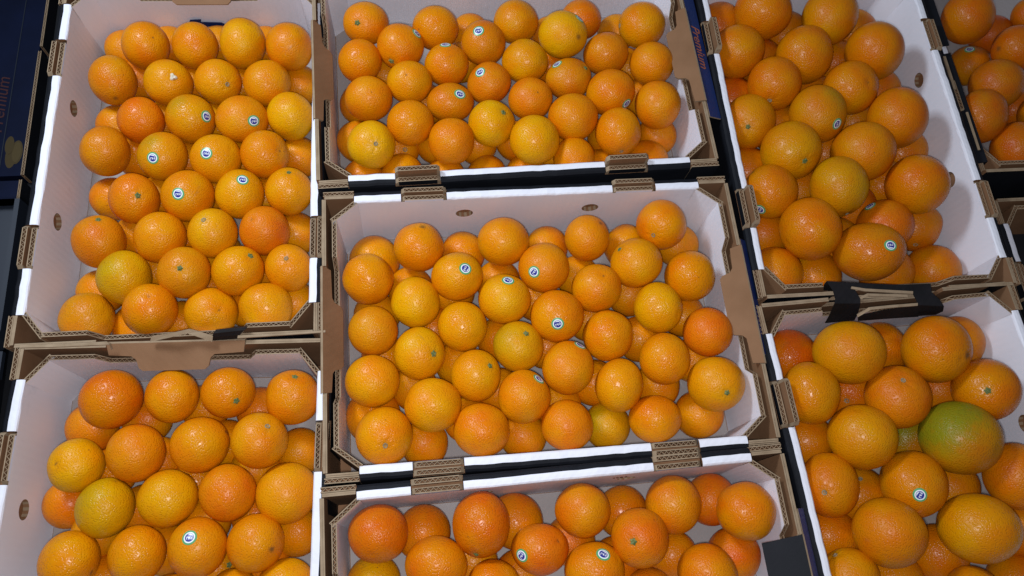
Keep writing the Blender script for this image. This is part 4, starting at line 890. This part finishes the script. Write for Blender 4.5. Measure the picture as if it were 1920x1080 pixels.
('M',5,-35.45,-31.75,-6.83,3.506,1.015,0.985,'y',[],'golden orange, third from left in row five, lower left crate'),
('M',0,-62.61,-8.88,-10.97,3.385,1,1,'r',[],'partly hidden reddish orange above the first one in row two, lower left crate'),
('M',0,-55.36,-8.38,-11.09,3.26,1,1,'o',[],'partly hidden orange lower left of the second one in row one, lower left crate'),
('M',0,-47.59,-7.17,-11.09,3.26,1,1,'o',[],'partly hidden orange lower left of the third one in row one, lower left crate'),
('M',0,-40.19,-8.07,-11.09,3.26,1,1,'r',[],'partly hidden reddish orange right of the third one in row one, lower left crate'),
('M',0,-34.59,-14.37,-11.09,3.26,1,1,'o',[],'partly hidden orange right of the fourth one in row two, lower left crate'),
('M',0,-64.59,-18.83,-11.09,3.26,1,1,'o',[],'partly hidden orange lower left of the first one in row two, lower left crate'),
('M',0,-60.53,-23.09,-10.62,3.26,1,1,'o',[],'partly hidden orange below the first one in row three, lower left crate'),
('M',0,-53.27,-14.1,-11.09,3.26,1,1,'o',[],'partly hidden orange right of the second one in row two, lower left crate'),
('M',0,-40.38,-22.26,-11.09,3.26,1,1,'o',[],'partly hidden orange lower right of the third one in row three, lower left crate'),
('M',0,-34.99,-25.05,-11.09,3.26,1,1,'o',[],'partly hidden orange below the fourth one in row three, lower left crate'),
('M',0,-59.43,-15.13,-11.09,3.26,1,1,'o',[],'partly hidden orange lower left of the second one in row two, lower left crate'),
('M',0,-46.56,-22.74,-9.98,3.26,1,1,'o',[],'partly hidden orange above the third one in row four, lower left crate'),
('M',0,-55.03,-20.42,-11.09,3.26,1,1,'o',[],'partly hidden orange right of the first one in row three, lower left crate'),
('M',0,-44.62,-12.46,-11.09,3.26,1,1,'o',[],'partly hidden orange right of the third one in row two, lower left crate'),
('M',0,-40.34,-16.35,-10.16,3.26,1,1,'o',[],'partly hidden orange below the fourth one in row two, lower left crate'),
('M',0,-59.03,-28.98,-10.76,3.26,1,1,'o',[],'partly hidden orange right of the first one in row four, lower left crate'),
('M',0,-45.31,-28.77,-11.09,3.26,1,1,'o',[('g',0.697,0.08,0.713)],'partly hidden orange above the second one in row five, lower left crate'),
('M',0,-48.26,-17.22,-11.09,3.26,1,1,'o',[],'partly hidden orange below the third one in row two, lower left crate'),
('M',0,-51.91,-25.75,-11.09,3.26,1,1,'o',[],'partly hidden orange right of the second one in row four, lower left crate'),
('M',0,-39.22,-28.67,-11.09,3.26,1,1,'o',[],'partly hidden orange lower right of the fourth one in row four, lower left crate'),
('R',1,43.1,51.96,-1.84,4.647,1.014,0.986,'o',[],'bright orange, first from left in row one, upper right crate'),
('R',1,54.44,50.4,-1.48,4.578,0.984,1.017,'y',[],'golden orange, second from left in row one, upper right crate'),
('R',2,37.89,45.25,-3.46,4.413,0.99,1.01,'o',[],'bright orange, first from left in row two, upper right crate'),
('R',2,48.79,43.52,-2.43,4.68,0.976,1.025,'o',[],'bright orange, second from left in row two, upper right crate'),
('R',2,60.49,43.13,-1.29,4.679,0.972,1.029,'o',[],'bright orange, third from left in row two, upper right crate'),
('R',3,42.42,38.05,-2.44,4.251,0.989,1.011,'o',[('n',-0.462,-0.871,0.167)],'bright orange with stem scar, first from left in row three, upper right crate'),
('R',3,54.94,36.49,-1.9,4.228,0.994,1.006,'o',[('p',0.18,-0.382,0.906)],'bright orange, second from left in row three, upper right crate'),
('R',4,37.74,32.31,-4.58,4.377,0.979,1.021,'y',[('g',-0.424,-0.605,0.673)],'golden orange with green stem, first from left in row four, upper right crate'),
('R',4,47.99,31.63,-1.8,4.522,0.966,1.035,'gl',[('s',0.283,-0.761,0.583,100)],'greenish tinged orange with round sticker, second from left in row four, upper right crate'),
('R',4,60.83,30.11,-1.17,4.696,0.945,1.058,'o',[],'bright orange, third from left in row four, upper right crate'),
('R',5,42.12,25.25,-2.01,4.618,0.999,1.001,'y',[('g',0.068,-0.768,0.636)],'golden orange with green stem, first from left in row five, upper right crate'),
('R',5,53.7,24.39,-1.5,4.711,1.021,0.98,'o',[],'bright orange, second from left in row five, upper right crate'),
('R',6,37.56,18.54,-2.46,4.167,0.971,1.03,'o',[('s',-0.63,-0.762,0.146,260),('b',-0.67,0.698,0.253)],'bright orange with round sticker, first from left in row six, upper right crate'),
('R',6,47.62,17.95,-0.74,4.468,0.962,1.04,'Yg',[('n',0.187,-0.978,-0.096)],'yellow green orange with stem scar, second from left in row six, upper right crate'),
('R',6,60.94,18.21,-1.43,4.583,0.993,1.008,'o',[],'bright orange, third from left in row six, upper right crate'),
('R',7,41.63,11.29,-1.06,4.534,0.982,1.018,'o',[],'bright orange, first from left in row seven, upper right crate'),
('R',7,55.44,12.42,-3.77,4.099,1.004,0.996,'r',[('s',-0.616,0.693,0.375,40)],'reddish orange with round sticker, second from left in row seven, upper right crate'),
('R',8,49.74,7.07,-0.89,4.675,1.079,0.927,'d',[('s',0.055,-0.178,0.982,20),('b',0.697,-0.266,0.665)],'dull orange with round sticker, first from left in row eight, upper right crate'),
('R',0,38.07,54.28,-8.37,4.165,1,1,'r',[],'partly hidden reddish orange above the first one in row two, upper right crate'),
('R',0,50.08,52.47,-8.85,4.21,1,1,'o',[],'partly hidden orange lower right of the first one in row one, upper right crate'),
('R',0,63.2,52.8,-8.89,4.165,1,1,'o',[],'partly hidden orange right of the second one in row one, upper right crate'),
('R',0,58.14,46.45,-8.88,4.165,1,1,'o',[],'partly hidden orange right of the second one in row two, upper right crate'),
('R',0,37.67,39.24,-8.89,4.165,1,1,'r',[],'partly hidden reddish orange above the first one in row four, upper right crate'),
('R',0,44.4,33.72,-8.89,4.165,1,1,'o',[],'partly hidden orange below the first one in row three, upper right crate'),
('R',0,64.22,40.03,-8.89,4.165,1,1,'r',[],'partly hidden reddish orange lower right of the third one in row two, upper right crate'),
('R',0,58.49,34.29,-8.89,4.165,1,1,'o',[],'partly hidden orange below the second one in row three, upper right crate'),
('R',0,37.59,25.49,-8.89,4.165,1,1,'o',[],'partly hidden orange upper left of the first one in row six, upper right crate'),
('R',0,52.06,28.43,-8.89,4.165,1,1,'o',[],'partly hidden orange below the second one in row four, upper right crate'),
('R',0,65.65,28.14,-8.89,4.165,1,1,'o',[],'partly hidden orange lower right of the third one in row four, upper right crate'),
('R',0,60.56,22.12,-8.89,4.165,1,1,'o',[],'partly hidden orange lower right of the second one in row five, upper right crate'),
('R',0,45.41,21.45,-8.89,4.165,1,1,'o',[],'partly hidden orange left of the second one in row six, upper right crate'),
('R',0,38.02,14.09,-8.89,4.165,1,1,'o',[],'partly hidden orange below the first one in row six, upper right crate'),
('R',0,37.49,6.64,-6.7,4.165,1,1,'o',[],'partly hidden orange lower left of the first one in row seven, upper right crate'),
('R',0,44.78,6.6,-8.89,4.165,1,1,'o',[],'partly hidden orange below the first one in row seven, upper right crate'),
('R',0,49.48,12.14,-8.89,4.165,1,1,'o',[],'partly hidden orange right of the first one in row seven, upper right crate'),
('R',0,63.94,14.33,-8.89,4.165,1,1,'o',[('n',-0.335,-0.908,0.252)],'partly hidden orange right of the second one in row seven, upper right crate'),
('R',0,64.89,6.48,-8.89,4.165,1,1,'o',[],'partly hidden orange lower right of the second one in row seven, upper right crate'),
('R',0,53.87,18.25,-8.89,4.165,1,1,'r',[],'partly hidden reddish orange lower right of the second one in row six, upper right crate'),
('R',0,56.93,6.53,-8.89,4.165,1,1,'o',[],'partly hidden orange lower right of the first one in row eight, upper right crate'),
('R',0,52.15,39.59,-8.89,4.165,1,1,'o',[],'partly hidden orange below the second one in row two, upper right crate'),
('R',0,44,47.12,-8.8,4.165,1,1,'r',[],'partly hidden reddish orange right of the first one in row two, upper right crate'),
('Q',1,43.3,-7.74,-1.6,4.667,1.042,0.959,'y',[],'golden orange, first from left in row one, lower right crate'),
('Q',1,55.82,-8.36,-0.85,4.619,0.978,1.023,'o',[('b',0.409,-0.436,0.802)],'bright orange with brown blemish, second from left in row one, lower right crate'),
('Q',2,36.7,-13,-2.52,4.129,0.941,1.063,'y',[('p',-0.87,-0.252,0.423)],'golden orange, first from left in row two, lower right crate'),
('Q',2,48.84,-14.49,-1.86,4.291,0.983,1.017,'o',[('n',-0.202,0.375,0.905)],'bright orange with stem scar, second from left in row two, lower right crate'),
('Q',2,61.96,-14.46,-1.45,4.304,0.992,1.008,'o',[('g',-0.561,-0.182,0.808)],'bright orange with green stem, third from left in row two, lower right crate'),
('Q',3,42.13,-19.6,-1.59,4.424,1.026,0.975,'y',[],'golden orange, first from left in row three, lower right crate'),
('Q',3,55.16,-20.91,-0.29,4.975,1.006,0.994,'G',[],'large half green orange, second from left in row three, lower right crate'),
('Q',4,36.92,-25.43,-3.47,3.98,0.937,1.067,'o',[('n',-0.628,-0.243,0.739)],'bright orange with stem scar, first from left in row four, lower right crate'),
('Q',4,48.17,-26.29,-2.35,4.296,0.97,1.031,'o',[('s',-0.405,-0.37,0.836,250),('b',-0.896,0.425,-0.13)],'bright orange with round sticker, second from left in row four, lower right crate'),
('Q',4,63.02,-26.48,-2.09,4.273,0.941,1.063,'o',[],'bright orange, third from left in row four, lower right crate'),
('Q',5,42.25,-32.19,-1,4.441,0.994,1.006,'o',[],'bright orange, first from left in row five, lower right crate'),
('Q',5,54.62,-32.67,-1,4.7,1.053,0.95,'y',[('b',-0.923,0.27,-0.275)],'golden orange with brown blemish, second from left in row five, lower right crate'),
('Q',6,37.09,-37.3,-3.72,3.758,0.975,1.026,'y',[('n',-0.524,0.821,0.225)],'golden orange with stem scar, first from left in row six, lower right crate'),
('Q',6,53.54,-40.58,-3.85,3.413,0.996,1.004,'o',[],'bright orange, second from left in row six, lower right crate'),
('Q',0,38.07,-5.98,-8.99,4.005,1,1,'r',[],'partly hidden reddish orange upper left of the first one in row two, lower right crate'),
('Q',0,52.7,-5.83,-8.99,4.005,1,1,'o',[],'partly hidden orange right of the first one in row one, lower right crate'),
('Q',0,64.72,-5.78,-8.15,4.005,1,1,'o',[],'partly hidden orange upper right of the second one in row one, lower right crate'),
('Q',0,46.1,-12.23,-8.99,4.005,1,1,'o',[('n',-0.582,-0.405,0.705)],'partly hidden orange right of the first one in row two, lower right crate'),
('Q',0,60.26,-12.48,-8.99,4.005,1,1,'r',[],'partly hidden reddish orange below the second one in row one, lower right crate'),
('Q',0,37.68,-18.66,-8.99,4.005,1,1,'o',[],'partly hidden orange below the first one in row two, lower right crate'),
('Q',0,53.03,-19.57,-8.99,4.005,1,1,'G',[],'partly hidden olive orange below the second one in row two, lower right crate'),
('Q',0,43.75,-26.69,-8.99,4.005,1,1,'o',[('n',-0.245,0.483,0.841)],'partly hidden orange right of the first one in row four, lower right crate'),
('Q',0,57.7,-26.84,-8.99,4.005,1,1,'o',[],'partly hidden orange below the second one in row three, lower right crate'),
('Q',0,37.97,-31.9,-8.93,4.005,1,1,'o',[],'partly hidden orange below the first one in row four, lower right crate'),
('Q',0,65.57,-33.16,-7.57,4.005,1,1,'o',[],'partly hidden orange right of the second one in row five, lower right crate'),
('Q',0,45.76,-38.3,-8.99,4.005,1,1,'o',[],'partly hidden orange below the first one in row five, lower right crate'),
('Q',0,53.23,-35.59,-8.99,4.005,1,1,'o',[],'partly hidden orange lower left of the second one in row five, lower right crate'),
('Q',0,63.74,-40.36,-8.99,4.005,1,1,'o',[],'partly hidden orange upper right of the second one in row six, lower right crate'),
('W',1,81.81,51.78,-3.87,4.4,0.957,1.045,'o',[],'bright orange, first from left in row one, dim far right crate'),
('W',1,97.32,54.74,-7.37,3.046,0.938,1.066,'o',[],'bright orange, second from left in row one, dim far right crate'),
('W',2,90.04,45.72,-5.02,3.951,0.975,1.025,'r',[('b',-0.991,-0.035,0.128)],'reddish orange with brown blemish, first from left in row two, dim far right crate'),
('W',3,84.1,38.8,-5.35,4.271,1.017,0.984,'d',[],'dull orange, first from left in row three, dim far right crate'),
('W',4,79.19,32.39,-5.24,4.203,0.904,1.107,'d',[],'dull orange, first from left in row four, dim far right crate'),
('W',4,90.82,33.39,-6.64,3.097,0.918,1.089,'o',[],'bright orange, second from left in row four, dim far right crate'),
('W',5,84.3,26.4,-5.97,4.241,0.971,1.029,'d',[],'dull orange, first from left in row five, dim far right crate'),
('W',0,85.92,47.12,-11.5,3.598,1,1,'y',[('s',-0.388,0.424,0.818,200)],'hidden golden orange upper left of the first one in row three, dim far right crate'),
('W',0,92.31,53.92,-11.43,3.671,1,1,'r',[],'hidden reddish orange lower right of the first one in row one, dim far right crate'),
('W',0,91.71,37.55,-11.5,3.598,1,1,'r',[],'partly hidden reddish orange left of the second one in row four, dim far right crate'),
]

for i, rec in enumerate(FRUIT): make_orange(i, rec)
bpy.data.meshes.remove(HI); bpy.data.meshes.remove(LO)
